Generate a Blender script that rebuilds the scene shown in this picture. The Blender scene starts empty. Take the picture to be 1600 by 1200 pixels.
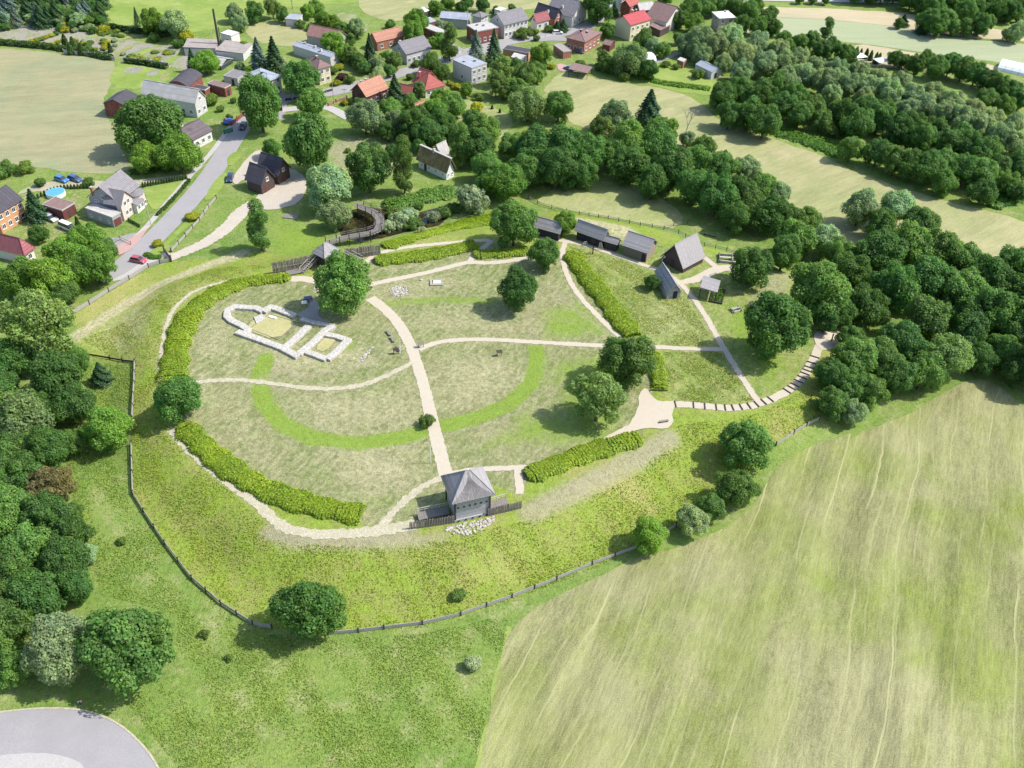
import bpy, math, random
import numpy as np
from mathutils import Vector, Matrix
from mathutils.geometry import delaunay_2d_cdt
R_ = math.radians
S = bpy.context.scene
COL = S.collection
# ------------------------------------------------------------------ camera
FPX, PITCH, ROLL, HC = 1480.0, R_(39.8), math.atan2(60, 1776), 130.0
cp, sp, ca, sa = math.cos(PITCH), math.sin(PITCH), math.cos(ROLL), math.sin(ROLL)
F_ = np.array([0, cp, -sp]); D0 = np.array([0, -sp, -cp]); R0 = np.array([1.0, 0, 0])
RX = ca*R0 - sa*D0
DX = sa*R0 + ca*D0
cam_d = bpy.data.cameras.new('camera'); cam = bpy.data.objects.new('camera', cam_d)
COL.objects.link(cam); S.camera = cam
cam_d.sensor_fit = 'HORIZONTAL'; cam_d.sensor_width = 36; cam_d.lens = 36*FPX/1600
cam_d.clip_end = 6000; cam_d.clip_start = 1
X, Y, Z = RX, -DX, -F_
cam.matrix_world = Matrix(((X[0], Y[0], Z[0], 0), (X[1], Y[1], Z[1], 0), (X[2], Y[2], Z[2], HC), (0, 0, 0, 1)))
# ------------------------------------------------------------------ light
SUN_EL = R_(50); SHX, SHY = -.998, -.06     # direction the shadows fall on the ground
w = bpy.data.worlds.new('World'); S.world = w; w.use_nodes = True
nt = w.node_tree; nt.nodes.clear()
sky = nt.nodes.new('ShaderNodeTexSky'); sky.sky_type = 'NISHITA'; sky.sun_disc = False
sky.sun_elevation = SUN_EL; sky.sun_rotation = math.atan2(-SHX, -SHY); sky.air_density = 1.0; sky.dust_density = 1.5
bg = nt.nodes.new('ShaderNodeBackground'); bg.inputs[1].default_value = .15
wo = nt.nodes.new('ShaderNodeOutputWorld')
nt.links.new(sky.outputs[0], bg.inputs[0]); nt.links.new(bg.outputs[0], wo.inputs[0])
sd = bpy.data.lights.new('sun', 'SUN'); sd.energy = 3.7; sd.angle = R_(.53); sd.color = (1, .955, .87)
sun = bpy.data.objects.new('sun', sd); COL.objects.link(sun)
dirv = Vector((SHX*math.cos(SUN_EL), SHY*math.cos(SUN_EL), -math.sin(SUN_EL)))
sun.rotation_euler = dirv.to_track_quat('-Z', 'Y').to_euler(); sun.location = (150, 200, 300)
S.view_settings.view_transform = 'Standard'; S.view_settings.look = 'None'
S.view_settings.exposure = .8; S.view_settings.gamma = 1; S.view_settings.use_curve_mapping = False
S.render.engine = 'CYCLES'

# ------------------------------------------------------------------ picture point -> place on the ground
def ray(px, py):
    u, v = px-800.0, py-600.0
    return F_*FPX + RX*u + DX*v
def plane_pt(px, py, z):
    d = ray(px, py); t = (z-HC)/d[2]
    return np.array([d[0]*t, d[1]*t, z])
# terrain height grid (1 m)
GX0, GX1, GY0, GY1 = -250, 250, 30, 450
gx = np.arange(GX0, GX1+1, 1.0); gy = np.arange(GY0, GY1+1, 1.0)
GXX, GYY = np.meshgrid(gx, gy)          # shape (ny, nx)
def seg_dist(poly, X, Y, closed=True):
    best = np.full(X.shape, 1e9); n = len(poly)
    for i in range(n if closed else n-1):
        ax, ay = poly[i][:2]; bx, by = poly[(i+1) % n][:2]
        dx, dy = bx-ax, by-ay; L = dx*dx+dy*dy+1e-9
        t = np.clip(((X-ax)*dx+(Y-ay)*dy)/L, 0, 1)
        best = np.minimum(best, (X-ax-t*dx)**2+(Y-ay-t*dy)**2)
    return np.sqrt(best)
def inside(poly, X, Y):
    r = np.zeros(X.shape, bool); n = len(poly)
    for i in range(n):
        ax, ay = poly[i][:2]; bx, by = poly[(i+1) % n][:2]
        if ay == by: continue
        c = ((ay > Y) != (by > Y)) & (X < (bx-ax)*(Y-ay)/(by-ay)+ax)
        r ^= c
    return r
def sdf(poly, X, Y):
    d = seg_dist(poly, X, Y); return np.where(inside(poly, X, Y), d, -d)
def sm(t):
    t = np.clip(t, 0, 1); return t*t*(3-2*t)
CREST = [(262,667),(300,714),(350,756),(400,794),(440,824),(500,840),(570,840),(640,830),(720,824),(820,796),(900,750),(985,704),(1060,664),(1110,648),(1190,642),(1235,624),(1275,587),(1290,540),(1230,440),(1120,400),(1000,362),(880,346),(800,372),(760,370),(650,380),(580,394),(500,405),(430,425),(350,435),(290,452),(256,490),(246,560),(250,620)]
crest_w = [plane_pt(x, y, 3.4) for x, y in CREST]
dd = sdf(crest_w, GXX, GYY)
Hm = 3.4*sm((dd+13)/13)
POND = [plane_pt(x, y, 0) for x, y in [(520,350),(540,325),(575,318),(640,330),(690,318),(712,330),(690,352),(640,362),(600,372),(560,378),(530,372)]]
dp = sdf(POND, GXX, GYY)
Hm = Hm*(1-sm((dp+6)/6)) - 1.0*sm((dp+1)/4)
Hm += .25*np.sin(GXX*.05+1)*np.cos(GYY*.043)*(dd < -14)*(dp < -8)
def H(x, y):
    fx = min(max(x-GX0, 0), len(gx)-1.001); fy = min(max(y-GY0, 0), len(gy)-1.001)
    i, j = int(fx), int(fy); a, b = fx-i, fy-j
    return float((Hm[j, i]*(1-a)+Hm[j, i+1]*a)*(1-b)+(Hm[j+1, i]*(1-a)+Hm[j+1, i+1]*a)*b)
def G(px, py, h=0.0):
    """point h metres above the ground that is seen at picture point (px, py)"""
    z = 0.0
    for _ in range(9):
        p = plane_pt(px, py, z+h); z = .5*z+.5*H(p[0], p[1])
    p = plane_pt(px, py, z+h)
    return Vector((p[0], p[1], z+h))
def depth(p): return float(np.dot(np.array([p[0], p[1], p[2]-HC]), F_))
def A(px, py, z): return Vector(plane_pt(px, py, z))

# ------------------------------------------------------------------ object helpers
def tag(o, label=None, cat=None, group=None, kind=None):
    if label: o['label'] = label
    if cat: o['category'] = cat
    if group: o['group'] = group
    if kind: o['kind'] = kind
    return o
def empty(name, loc, rz=0, label=None, cat=None, group=None):
    o = bpy.data.objects.new(name, None); COL.objects.link(o); o.location = loc; o.rotation_euler = (0, 0, rz)
    o.empty_display_size = .5
    return tag(o, label, cat, group)
class MB:
    def __init__(s): s.v, s.f = [], []
    def add(s, vs, fs):
        n = len(s.v); s.v += [tuple(v) for v in vs]; s.f += [tuple(i+n for i in f) for f in fs]; return s
    def box(s, x0, x1, y0, y1, z0, z1):
        return s.add([(x0,y0,z0),(x1,y0,z0),(x1,y1,z0),(x0,y1,z0),(x0,y0,z1),(x1,y0,z1),(x1,y1,z1),(x0,y1,z1)],
                     [(0,3,2,1),(4,5,6,7),(0,1,5,4),(1,2,6,5),(2,3,7,6),(3,0,4,7)])
    def slab(s, pts, t):
        """polygon pts extruded down by t along its normal"""
        p = [Vector(q) for q in pts]; n = (p[1]-p[0]).cross(p[2]-p[0]).normalized()
        if n.z < 0: p.reverse(); n = -n
        k = len(p); q = [a-n*t for a in p]
        return s.add(p+q, [tuple(range(k)), tuple(range(2*k-1, k-1, -1))]+[(i, i+k, (i+1) % k+k, (i+1) % k) for i in range(k)])
    def tube(s, p0, p1, r0, r1=None, n=6, cap=True):
        r1 = r0 if r1 is None else r1
        p0, p1 = Vector(p0), Vector(p1); d = (p1-p0).normalized()
        a = d.orthogonal().normalized(); b = d.cross(a)
        vs = [p0+(a*math.cos(2*math.pi*i/n)+b*math.sin(2*math.pi*i/n))*r0 for i in range(n)]
        vs += [p1+(a*math.cos(2*math.pi*i/n)+b*math.sin(2*math.pi*i/n))*r1 for i in range(n)]
        fs = [(i, (i+1) % n, (i+1) % n+n, i+n) for i in range(n)]
        if cap: fs += [tuple(range(n-1, -1, -1)), tuple(range(n, 2*n))]
        return s.add(vs, fs)
    def beam(s, p0, p1, w, h):
        """rectangular bar between two points (w across, h high)"""
        p0, p1 = Vector(p0), Vector(p1); d = (p1-p0).normalized()
        sx = d.cross(Vector((0, 0, 1)))
        sx = Vector((1, 0, 0)) if sx.length < .01 else sx.normalized()
        up = sx.cross(d).normalized(); sx *= w/2; up *= h/2
        vs = [p0-sx-up, p0+sx-up, p0+sx+up, p0-sx+up, p1-sx-up, p1+sx-up, p1+sx+up, p1-sx+up]
        return s.add(vs, [(0,1,2,3),(7,6,5,4),(0,4,5,1),(1,5,6,2),(2,6,7,3),(3,7,4,0)])
    def blob(s, c, r, rz=None, seed=0, seg=6, rings=4):
        rn = random.Random(seed); rz = rz or r; vs = [(c[0], c[1], c[2]+rz)]; fs = []
        for i in range(1, rings):
            th = math.pi*i/rings
            for j in range(seg):
                k = rn.uniform(.82, 1.15); ph = 2*math.pi*j/seg
                vs.append((c[0]+r*k*math.sin(th)*math.cos(ph), c[1]+r*k*math.sin(th)*math.sin(ph), c[2]+rz*k*math.cos(th)))
        vs.append((c[0], c[1], c[2]-rz))
        for j in range(seg): fs.append((0, 1+j, 1+(j+1) % seg))
        for i in range(rings-2):
            for j in range(seg):
                a = 1+i*seg+j; b = 1+i*seg+(j+1) % seg; fs.append((a, a+seg, b+seg, b))
        e = len(vs)-1; b0 = 1+(rings-2)*seg
        for j in range(seg): fs.append((e, b0+(j+1) % seg, b0+j))
        return s.add(vs, fs)
    def mesh(s, name, mat):
        m = bpy.data.meshes.new(name); m.from_pydata(s.v, [], s.f); m.materials.append(mat); m.update(); return m
    def build(s, name, mat, parent=None, loc=None):
        return link(name, s.mesh(name, mat), parent, loc)
def link(name, mesh, parent=None, loc=None, rz=0, scale=None):
    o = bpy.data.objects.new(name, mesh); COL.objects.link(o)
    if parent: o.parent = parent
    if loc is not None: o.location = loc
    if rz: o.rotation_euler = (0, 0, rz)
    if scale: o.scale = scale
    return o

# ------------------------------------------------------------------ materials
class NT:
    def __init__(s, name):
        s.m = bpy.data.materials.new(name); s.m.use_nodes = True; s.t = s.m.node_tree; s.t.nodes.clear()
        s.out = s.n('ShaderNodeOutputMaterial'); s.b = s.n('ShaderNodeBsdfPrincipled')
        s.l(s.b.outputs[0], s.out.inputs[0])
        s.b.inputs['Roughness'].default_value = .85; s.b.inputs['Specular IOR Level'].default_value = .2
    def n(s, t, **k):
        o = s.t.nodes.new(t)
        for a, b in k.items(): setattr(o, a, b)
        return o
    def l(s, a, b): s.t.links.new(a, b)
    def noise(s, vec, scale, detail=3, rough=.6):
        o = s.n('ShaderNodeTexNoise'); o.inputs['Scale'].default_value = scale; o.inputs['Detail'].default_value = detail
        o.inputs['Roughness'].default_value = rough; s.l(vec, o.inputs['Vector']); return o.outputs['Fac']
    def ramp(s, fac, lo, hi):
        o = s.n('ShaderNodeMapRange'); o.inputs[1].default_value = lo; o.inputs[2].default_value = hi; o.clamp = True
        s.l(fac, o.inputs[0]); return o.outputs[0]
    def mix(s, f, a, b, mode='MIX'):
        o = s.n('ShaderNodeMix', data_type='RGBA', blend_type=mode)
        for sock, val in ((o.inputs[0], f), (o.inputs[6], a), (o.inputs[7], b)):
            if hasattr(val, 'links'): s.l(val, sock)
            elif isinstance(val, (int, float)): sock.default_value = val
            else: sock.default_value = (*val, 1)
        return o.outputs[2]
    def math(s, op, a, b=0.0):
        o = s.n('ShaderNodeMath', operation=op)
        for sock, val in ((o.inputs[0], a), (o.inputs[1], b)):
            if hasattr(val, 'links'): s.l(val, sock)
            else: sock.default_value = val
        return o.outputs[0]
    def scalev(s, vec, sc, rot=0):
        if rot:
            r = s.n('ShaderNodeMapping'); r.inputs['Rotation'].default_value = (0, 0, rot); s.l(vec, r.inputs['Vector']); vec = r.outputs[0]
        o = s.n('ShaderNodeMapping'); o.inputs['Scale'].default_value = sc
        s.l(vec, o.inputs['Vector']); return o.outputs[0]
    def pos(s): return s.n('ShaderNodeNewGeometry').outputs['Position']
    def obj(s): return s.n('ShaderNodeTexCoord').outputs['Object']
    def bump(s, h, dist, strength=1):
        o = s.n('ShaderNodeBump'); o.inputs['Distance'].default_value = dist; o.inputs['Strength'].default_value = strength
        s.l(h, o.inputs['Height']); s.l(o.outputs[0], s.b.inputs['Normal'])
    def done(s, col, rough=None):
        if hasattr(col, 'links'): s.l(col, s.b.inputs['Base Color'])
        else: s.b.inputs['Base Color'].default_value = (*col, 1)
        if rough is not None: s.b.inputs['Roughness'].default_value = rough
        return s.m
_mc = {}
def simple(name, c, var=.18, scale=1.5, rough=.85, spec=.2, metal=0):
    """plain weathered surface"""
    if name in _mc: return _mc[name]
    k = NT(name); p = k.obj(); n1 = k.noise(p, scale, 4); n2 = k.noise(p, scale*9, 2)
    c1 = tuple(x*(1-var) for x in c); c2 = tuple(min(1, x*(1+var)) for x in c)
    col = k.mix(k.ramp(n1, .3, .7), c1, c2); col = k.mix(k.ramp(n2, .35, .75), tuple(x*.9 for x in c1), col)
    k.b.inputs['Specular IOR Level'].default_value = spec; k.b.inputs['Metallic'].default_value = metal
    k.bump(n2, .02); _mc[name] = k.done(col, rough); return _mc[name]
def banded(name, c, axis, period, dark=.6, var=.2, noise_s=2, rough=.85, blotch=None, metal=0, width=.18):
    """surface laid in courses or boards running across the given local axis, joints pressed in"""
    if name in _mc: return _mc[name]
    k = NT(name); p = k.obj(); sep = k.n('ShaderNodeSeparateXYZ'); k.l(p, sep.inputs[0])
    s = sep.outputs[axis]; q = k.math('DIVIDE', s, period); fr = k.math('FRACT', q)
    j = k.math('LESS_THAN', fr, width)
    wn = k.n('ShaderNodeTexWhiteNoise', noise_dimensions='1D'); k.l(k.math('FLOOR', q), wn.inputs['W'])
    n1 = k.noise(p, noise_s, 4)
    c1 = tuple(x*(1-var) for x in c); c2 = tuple(min(1, x*(1+var)) for x in c)
    col = k.mix(wn.outputs['Value'], c1, c2)
    col = k.mix(k.ramp(n1, .35, .7), tuple(x*.8 for x in c), col)
    if blotch:
        col = k.mix(k.ramp(k.noise(p, .35, 4), .5, .62), col, blotch)
    col = k.mix(j, col, tuple(x*dark for x in c))
    h = k.math('SUBTRACT', 1.0, j); k.bump(h, period*.25)
    k.b.inputs['Metallic'].default_value = metal
    _mc[name] = k.done(col, rough); return _mc[name]
def bricky(name, c, mortar=(.42,.38,.34)):
    if name in _mc: return _mc[name]
    k = NT(name); p = k.obj()
    mp = k.n('ShaderNodeCombineXYZ'); sep = k.n('ShaderNodeSeparateXYZ'); k.l(p, sep.inputs[0])
    k.l(k.math('ADD', sep.outputs[0], sep.outputs[1]), mp.inputs[0]); k.l(sep.outputs[2], mp.inputs[1])
    b = k.n('ShaderNodeTexBrick'); k.l(mp.outputs[0], b.inputs['Vector']); b.inputs['Scale'].default_value = 2.2
    b.inputs['Mortar Size'].default_value = .018
    b.inputs['Color1'].default_value = (*c, 1); b.inputs['Color2'].default_value = (*[x*.72 for x in c], 1); b.inputs['Mortar'].default_value = (*mortar, 1)
    col = k.mix(k.ramp(k.noise(p, .8, 4), .3, .75), tuple(x*.75 for x in c), b.outputs['Color'])
    k.bump(b.outputs['Fac'], -.02); _mc[name] = k.done(col); return _mc[name]
def leafmat(name='leaves'):
    k = NT(name); oi = k.n('ShaderNodeObjectInfo'); at = k.n('ShaderNodeAttribute', attribute_name='rnd')
    r = at.outputs['Fac']; c = oi.outputs['Color']
    g = k.n('ShaderNodeHueSaturation'); k.l(c, g.inputs['Color'])
    k.l(k.math('ADD', k.math('MULTIPLY', r, .95), .52), g.inputs['Value'])
    wn = k.n('ShaderNodeTexWhiteNoise', noise_dimensions='1D'); k.l(k.math('MULTIPLY', r, 977), wn.inputs['W'])
    k.l(k.math('ADD', k.math('MULTIPLY', wn.outputs[0], .035), .4825), g.inputs['Hue'])
    n = k.noise(k.pos(), .16, 3); col = k.mix(k.ramp(n, .35, .68), g.outputs[0], (1.25, 1.13, .9), 'MULTIPLY')
    k.l(col, k.b.inputs['Base Color']); k.b.inputs['Roughness'].default_value = .55; k.b.inputs['Specular IOR Level'].default_value = .3
    tr = k.n('ShaderNodeBsdfTranslucent'); k.l(k.mix(1.0, col, (1.3, 1.35, .6), 'MULTIPLY'), tr.inputs[0])
    ms = k.n('ShaderNodeMixShader'); ms.inputs[0].default_value = .48
    k.l(k.b.outputs[0], ms.inputs[1]); k.l(tr.outputs[0], ms.inputs[2]); k.l(ms.outputs[0], k.out.inputs[0])
    return k.m
def fieldmat(name, c1, c2, c3, scale=.06, rot=0.0, stretch=6, fine=2.5, grain=.5, t3=(.58, .72), tracks=0):
    """open ground: two large tones, a third in patches, drill-row streaks and fine grain"""
    if name in _mc: return _mc[name]
    k = NT(name); p = k.pos()
    st = k.scalev(p, (1, 1.0/stretch, 1), rot)
    n1 = k.noise(p, scale, 5, .65); n2 = k.noise(st, scale*9, 3, .7); n3 = k.noise(p, scale*2.3, 4, .6); n4 = k.noise(st, fine, 3, .75)
    n5 = k.noise(p, fine*1.7, 2, .8); n6 = k.noise(k.scalev(p, (1, 1.0/(stretch*.4), 1), rot), scale*5, 4, .7)
    col = k.mix(k.ramp(n1, .38, .62), c1, c2)
    pm = k.math('ADD', k.math('MULTIPLY', n3, .75), k.math('MULTIPLY', n6, .25))
    col = k.mix(k.ramp(pm, *t3), col, c3)
    m = k.math('ADD', k.math('MULTIPLY', n2, .4), k.math('ADD', k.math('MULTIPLY', n4, .3), k.math('MULTIPLY', n5, .4)))
    v = k.ramp(m, .42, .68)
    dk = 1-grain*.55; br = 1+grain*.4
    col = k.mix(v, k.mix(1.0, col, (dk, dk, dk), 'MULTIPLY'), k.mix(1.0, col, (br, br, br), 'MULTIPLY'))
    if tracks:
        mp = k.scalev(p, (1, 1, 1), rot); sp_ = k.n('ShaderNodeSeparateXYZ'); k.l(mp, sp_.inputs[0])
        wv = k.math('ADD', sp_.outputs[0], k.math('ADD', k.math('MULTIPLY', k.noise(p, .02, 2), 9.0), k.math('MULTIPLY', k.noise(p, .5, 2), .5)))
        for per, wid, lo, hi, s_ in ((tracks, .045, .42, .6, .8), (tracks*.37, .12, .44, .66, .4)):
            f = k.math('FRACT', k.math('DIVIDE', wv, per)); tr = k.math('LESS_THAN', f, wid)
            tr = k.math('MULTIPLY', tr, k.ramp(k.noise(k.scalev(p, (1, .02, 1), rot), .55, 4, .7), lo, hi))
            col = k.mix(k.math('MULTIPLY', tr, s_), col, tuple(min(1, x*1.35) for x in c1))
    k.bump(n5, .08); _mc[name] = k.done(col, .95); return _mc[name]
# ------------------------------------------------------------------ ground
def wpoly(pts, z=None): return [tuple(G(x, y) if z is None else A(x, y, z)) for x, y in pts]
def np_mesh(name, verts, quads, mat, attrs=None, smooth=False):
    m = bpy.data.meshes.new(name)
    verts = np.ascontiguousarray(verts, np.float32); quads = np.ascontiguousarray(quads, np.int32)
    nv, nf, k = len(verts), len(quads), quads.shape[1]
    m.vertices.add(nv); m.vertices.foreach_set('co', verts.ravel())
    m.loops.add(nf*k); m.loops.foreach_set('vertex_index', quads.ravel())
    m.polygons.add(nf); m.polygons.foreach_set('loop_start', np.arange(0, nf*k, k, dtype=np.int32))
    try: m.polygons.foreach_set('loop_total', np.full(nf, k, np.int32))
    except Exception: pass
    if smooth: m.polygons.foreach_set('use_smooth', np.ones(nf, bool))
    m.materials.append(mat)
    for n, (dom, arr) in (attrs or {}).items():
        if arr.ndim == 2:
            a = m.attributes.new(n, 'FLOAT_COLOR', dom); a.data.foreach_set('color', np.ascontiguousarray(arr, np.float32).ravel())
        else:
            a = m.attributes.new(n, 'FLOAT', dom); a.data.foreach_set('value', np.ascontiguousarray(arr, np.float32))
    m.update(calc_edges=True); return m
FENCE_LOOP = [(132,554),(211,567),(206,655),(207,772),(258,850),(300,905),(370,960),(420,982),(510,992),(600,984),(720,964),(800,934),(925,884),(1050,828),(1215,694),(1280,656),(1320,590),(1310,500),(1230,430),(1120,390),(1000,352),(880,330),(800,340),(700,360),(600,380),(470,395),(400,395),(330,405),(268,408),(205,436),(112,492)]
LAWN = [(272,600),(266,550),(280,505),(310,472),(360,446),(420,434),(480,432),(500,436),(575,402),(640,394),(760,382),(860,386),(884,400),(900,440),(975,520),(1020,545),(1024,600),(1005,680),(1000,690),(880,735),(820,755),(812,775),(780,760),(700,760),(680,800),(640,812),(590,824),(520,812),(430,785),(350,738),(285,675),(270,640)]
INNER2 = [(880,350),(1120,400),(1215,440),(1290,520),(1280,560),(1200,625),(1060,640),(1020,600),(1010,530),(900,410)]
masks = {}
def mpoly(pts, f):
    return sm((sdf(wpoly(pts), GXX, GYY)+f)/(2*f))
def mline(pts, wd, f=1.0, closed=False):
    return sm((wd/2+f-seg_dist(wpoly(pts), GXX, GYY, closed))/(2*f))
bank = mpoly(FENCE_LOOP, 1.0); lawn = mpoly(LAWN, 1.2)
inner2 = mpoly(INNER2, 2)
STRAW = [(120,525),(160,498),(205,470),(260,440),(325,415),(380,395)]
dry = 1.15*mline(STRAW, 3.2, .8)
dry = np.maximum(dry, .55*mpoly([(125,530),(200,480),(250,455),(215,560)], 4))
for pts, a, f in [([(640,500),(720,480),(830,520),(700,530)], .5, 6), ([(470,620),(640,610),(650,670),(500,670)], .5, 6),
                  ([(520,690),(650,700),(660,770),(560,780)], .55, 6), ([(690,560),(800,550),(820,610),(700,640)], .5, 6),
                  ([(340,600),(400,700),(480,760),(440,760),(330,650)], .3, 4), ([(400,540),(560,540),(590,570),(420,585)], .6, 4),
                  ([(310,540),(350,480),(380,470),(340,560)], .5, 3), ([(555,440),(720,425),(760,450),(600,470)], .35, 4),
                  ([(960,160),(1030,160),(1080,250),(960,170)], .5, 5), ([(1000,460),(1080,470),(1110,530),(1000,540)], .35, 6)]:
    dry = np.maximum(dry, a*mpoly(pts, f))
lush = np.zeros_like(dry)
RING = [(415,560),(405,595),(412,630),(440,662),(490,685),(560,693),(630,683),(680,668),(740,655),(795,632),(830,600),(841,570),(838,545)]
lush = np.maximum(lush, mline(RING, 3.8, .7)); lush = np.maximum(lush, .6*mline([(585,478),(640,471),(700,468),(770,471)], 3.2, 1.2))
for pts, a, f in [([(500,555),(560,545),(552,530),(500,575)], .7, 1.5), ([(840,480),(920,470),(960,520),(850,530)], .7, 4), ([(860,560),(990,550),(960,700),(880,700)], .72, 6),
                  ([(1150,460),(1230,560),(1200,610),(1130,500)], .8, 5), ([(430,340),(560,370),(480,400),(420,395)], .7, 5), ([(1070,480),(1120,540),(1000,545)], .3, 3),
                  ([(820,640),(960,650),(900,700),(760,700)], .7, 5), ([(540,780),(690,750),(640,800)], .4, 2)]:
    lush = np.maximum(lush, a*mpoly(pts, f))
bare = .95*mline([(640,838),(560,846),(480,846),(420,832)], 3.4, 1.6)
bare = np.maximum(bare, .8*mpoly([(640,836),(700,830),(700,850),(600,862),(500,856),(480,846)], 2))
bare = np.maximum(bare, .8*mline([(830,800),(880,775),(940,745),(1000,712),(1045,685)], 5.0, 1.6))
bare = np.maximum(bare, .6*mline([(1010,530),(960,525),(850,450),(825,490),(835,540)], 1.6, 1.5))
bare = np.maximum(bare, .6*mline([(375,610),(440,575),(470,590),(530,580),(590,560),(610,530)], 1.6, 1.5))
bare = np.maximum(bare, .7*mpoly([(500,225),(540,215),(600,215),(640,260),(560,280),(520,260)], 4))
bare = np.maximum(bare, .6*mpoly([(1205,420),(1250,430),(1225,470),(1170,470)], 2))
GARD = [(0,70),(0,45),(60,35),(100,42),(170,55),(240,70),(330,75),(300,110),(240,100),(170,88)]
for q_ in ([(700,680),(760,664),(800,647),(836,618),(852,580),(850,540)],[(432,560),(430,600),(445,635),(480,660),(520,672),(600,676)],[(590,466),(640,462),(760,462)],[(500,698),(560,704),(620,700),(670,690)]): bare = np.maximum(bare, .6*mline(q_, .5, .5))
soil = mpoly(GARD, 2)
yard = np.maximum(.8*mpoly([(0,300),(120,290),(140,330),(170,370),(100,400),(0,360)], 3), .6*mpoly([(430,100),(640,60),(820,60),(960,60),(980,100),(800,160),(540,170),(440,150)], 6))
PATHPX = [[(697,745),(690,715),(682,685),(672,645),(662,600),(652,570),(642,540),(625,508),(606,486),(578,466)],
 [(300,598),(350,593),(405,596),(455,604),(510,609),(560,604),(600,590),(645,567)],
 [(655,547),(672,538),(700,532),(760,530),(860,536),(950,541),(1020,542),(1070,545),(1128,546)],
 [(560,449),(600,440),(660,428),(700,418),(732,409),(770,412),(832,402)],
 [(566,418),(580,400),(600,393),(650,384),(700,380),(757,375),(770,378)],
 [(768,377),(755,388),(742,398),(733,410)],
 [(884,376),(879,392),(879,410),(890,440),(908,467),(940,500),(968,527)],
 [(846,372),(885,377),(910,382),(940,391),(975,403),(1010,416),(1040,425),(1062,442),(1082,463),(1105,498),(1128,540),(1150,575),(1172,610),(1184,627)],
 [(985,668),(960,682),(920,700),(880,715),(845,727),(812,731),(770,732),(730,736),(695,743)],
 [(1040,632),(1075,632),(1110,636),(1150,638),(1185,632),(1215,620),(1240,605),(1258,585),(1272,560),(1280,542),(1286,530)],
 [(266,672),(300,708),(340,740),(380,770),(410,795),(432,818),(460,831),(500,836),(560,834),(610,826),(650,820)],
 [(697,745),(665,757),(640,775),(618,797),(600,818),(585,832)],
 [(808,732),(811,750),(812,772)],
 [(251,600),(251,570),(254,530),(262,500),(275,478),(300,456),(335,444),(365,437)],
 [(1062,442),(1090,437),(1110,425),(1130,418),(1150,420),(1175,420)],
 [(1100,402),(1112,412),(1125,421)],
 [(496,455),(520,450),(560,449)],
 [(455,436),(475,436),(500,440),(498,452)]]
dry = np.maximum(dry, mline([(900,343),(935,349),(975,358),(985,366)], 4, 1)); dry = np.maximum(dry, .8*mpoly([(950,352),(985,360),(975,376),(955,372)], 1))
for q_ in PATHPX: bare = np.maximum(bare, .62*mline(q_, 1.9, 1.1))
za = np.stack([lawn, bank, np.clip(dry, 0, 1), np.clip(lush, 0, 1)], -1)
zb = np.stack([np.clip(bare, 0, 1), soil, inner2, yard], -1)
# whole ground sheet: 1 m cells in view, growing outwards to the horizon
ex = np.array([70, 160, 320, 700, 1500, 3500.])
xs = np.concatenate([GX0-ex[::-1], gx, GX1+ex]); ys = np.concatenate([GY0-ex[::-1], gy, GY1+ex])
pad = ((6, 6), (6, 6))
Hp = np.pad(Hm, pad, mode='edge'); zap = np.pad(za, pad+((0, 0),), mode='edge'); zbp = np.pad(zb, pad+((0, 0),), mode='edge')
XX, YY = np.meshgrid(xs, ys); nx, ny = len(xs), len(ys)
V = np.stack([XX, YY, Hp], -1).reshape(-1, 3)
ii = (np.arange(ny-1)[:, None]*nx+np.arange(nx-1)[None, :]).ravel()
Q = np.stack([ii, ii+1, ii+nx+1, ii+nx], -1)
k = NT('ground_grass'); p = k.pos()
at = k.n('ShaderNodeAttribute', attribute_name='za'); bt = k.n('ShaderNodeAttribute', attribute_name='zb')
sA = k.n('ShaderNodeSeparateColor'); k.l(at.outputs['Color'], sA.inputs[0]); sB = k.n('ShaderNodeSeparateColor'); k.l(bt.outputs['Color'], sB.inputs[0])
nL = k.noise(p, .045, 5, .62); nM = k.noise(p, .22, 4, .65); nS = k.noise(p, 1.1, 4, .7); nF = k.noise(p, 4.5, 2, .8)
edge = k.math('MULTIPLY', k.math('SUBTRACT', k.math('ADD', k.math('MULTIPLY', nM, .6), k.math('MULTIPLY', nS, .4)), .5), 1.5)
def sel(m, sharp=.2):
    return k.ramp(k.math('ADD', m, edge), .5-sharp, .5+sharp)
meadow = k.mix(k.ramp(nL, .38, .6), (.14,.225,.045), (.20,.265,.065))
meadow = k.mix(k.ramp(nM, .48, .72), meadow, (.27,.29,.12))
meadow = k.mix(k.ramp(nS, .55, .8), meadow, (.06,.14,.02))
bankc = k.mix(k.ramp(nM, .4, .6), (.25,.275,.075), (.215,.30,.04))
bankc = k.mix(k.ramp(nL, .52, .68), bankc, (.36,.33,.13))
bankc = k.mix(k.ramp(nS, .5, .75), bankc, (.16,.23,.03))
lst = k.scalev(p, (1, .25, 1), .45)
nR = k.noise(lst, .9, 4, .7)
lawnc = k.mix(k.ramp(nL, .4, .62), (.165,.20,.07), (.225,.23,.11))
lawnc = k.mix(k.ramp(nM, .5, .75), lawnc, (.165,.23,.065))
lawnc = k.mix(k.ramp(nR, .42, .68), lawnc, (.335,.315,.185))
inn = k.mix(k.ramp(nM, .4, .62), (.24,.275,.085), (.165,.24,.045))
inn = k.mix(k.ramp(nR, .5, .7), inn, (.31,.30,.15))
dryc = k.mix(k.ramp(nR, .35, .65), (.47,.42,.28), (.34,.31,.19))
lushc = k.mix(k.ramp(nS, .4, .65), (.215,.30,.05), (.16,.25,.035))
barec = k.mix(k.ramp(nS, .35, .65), (.35,.31,.22), (.285,.26,.175))
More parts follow.
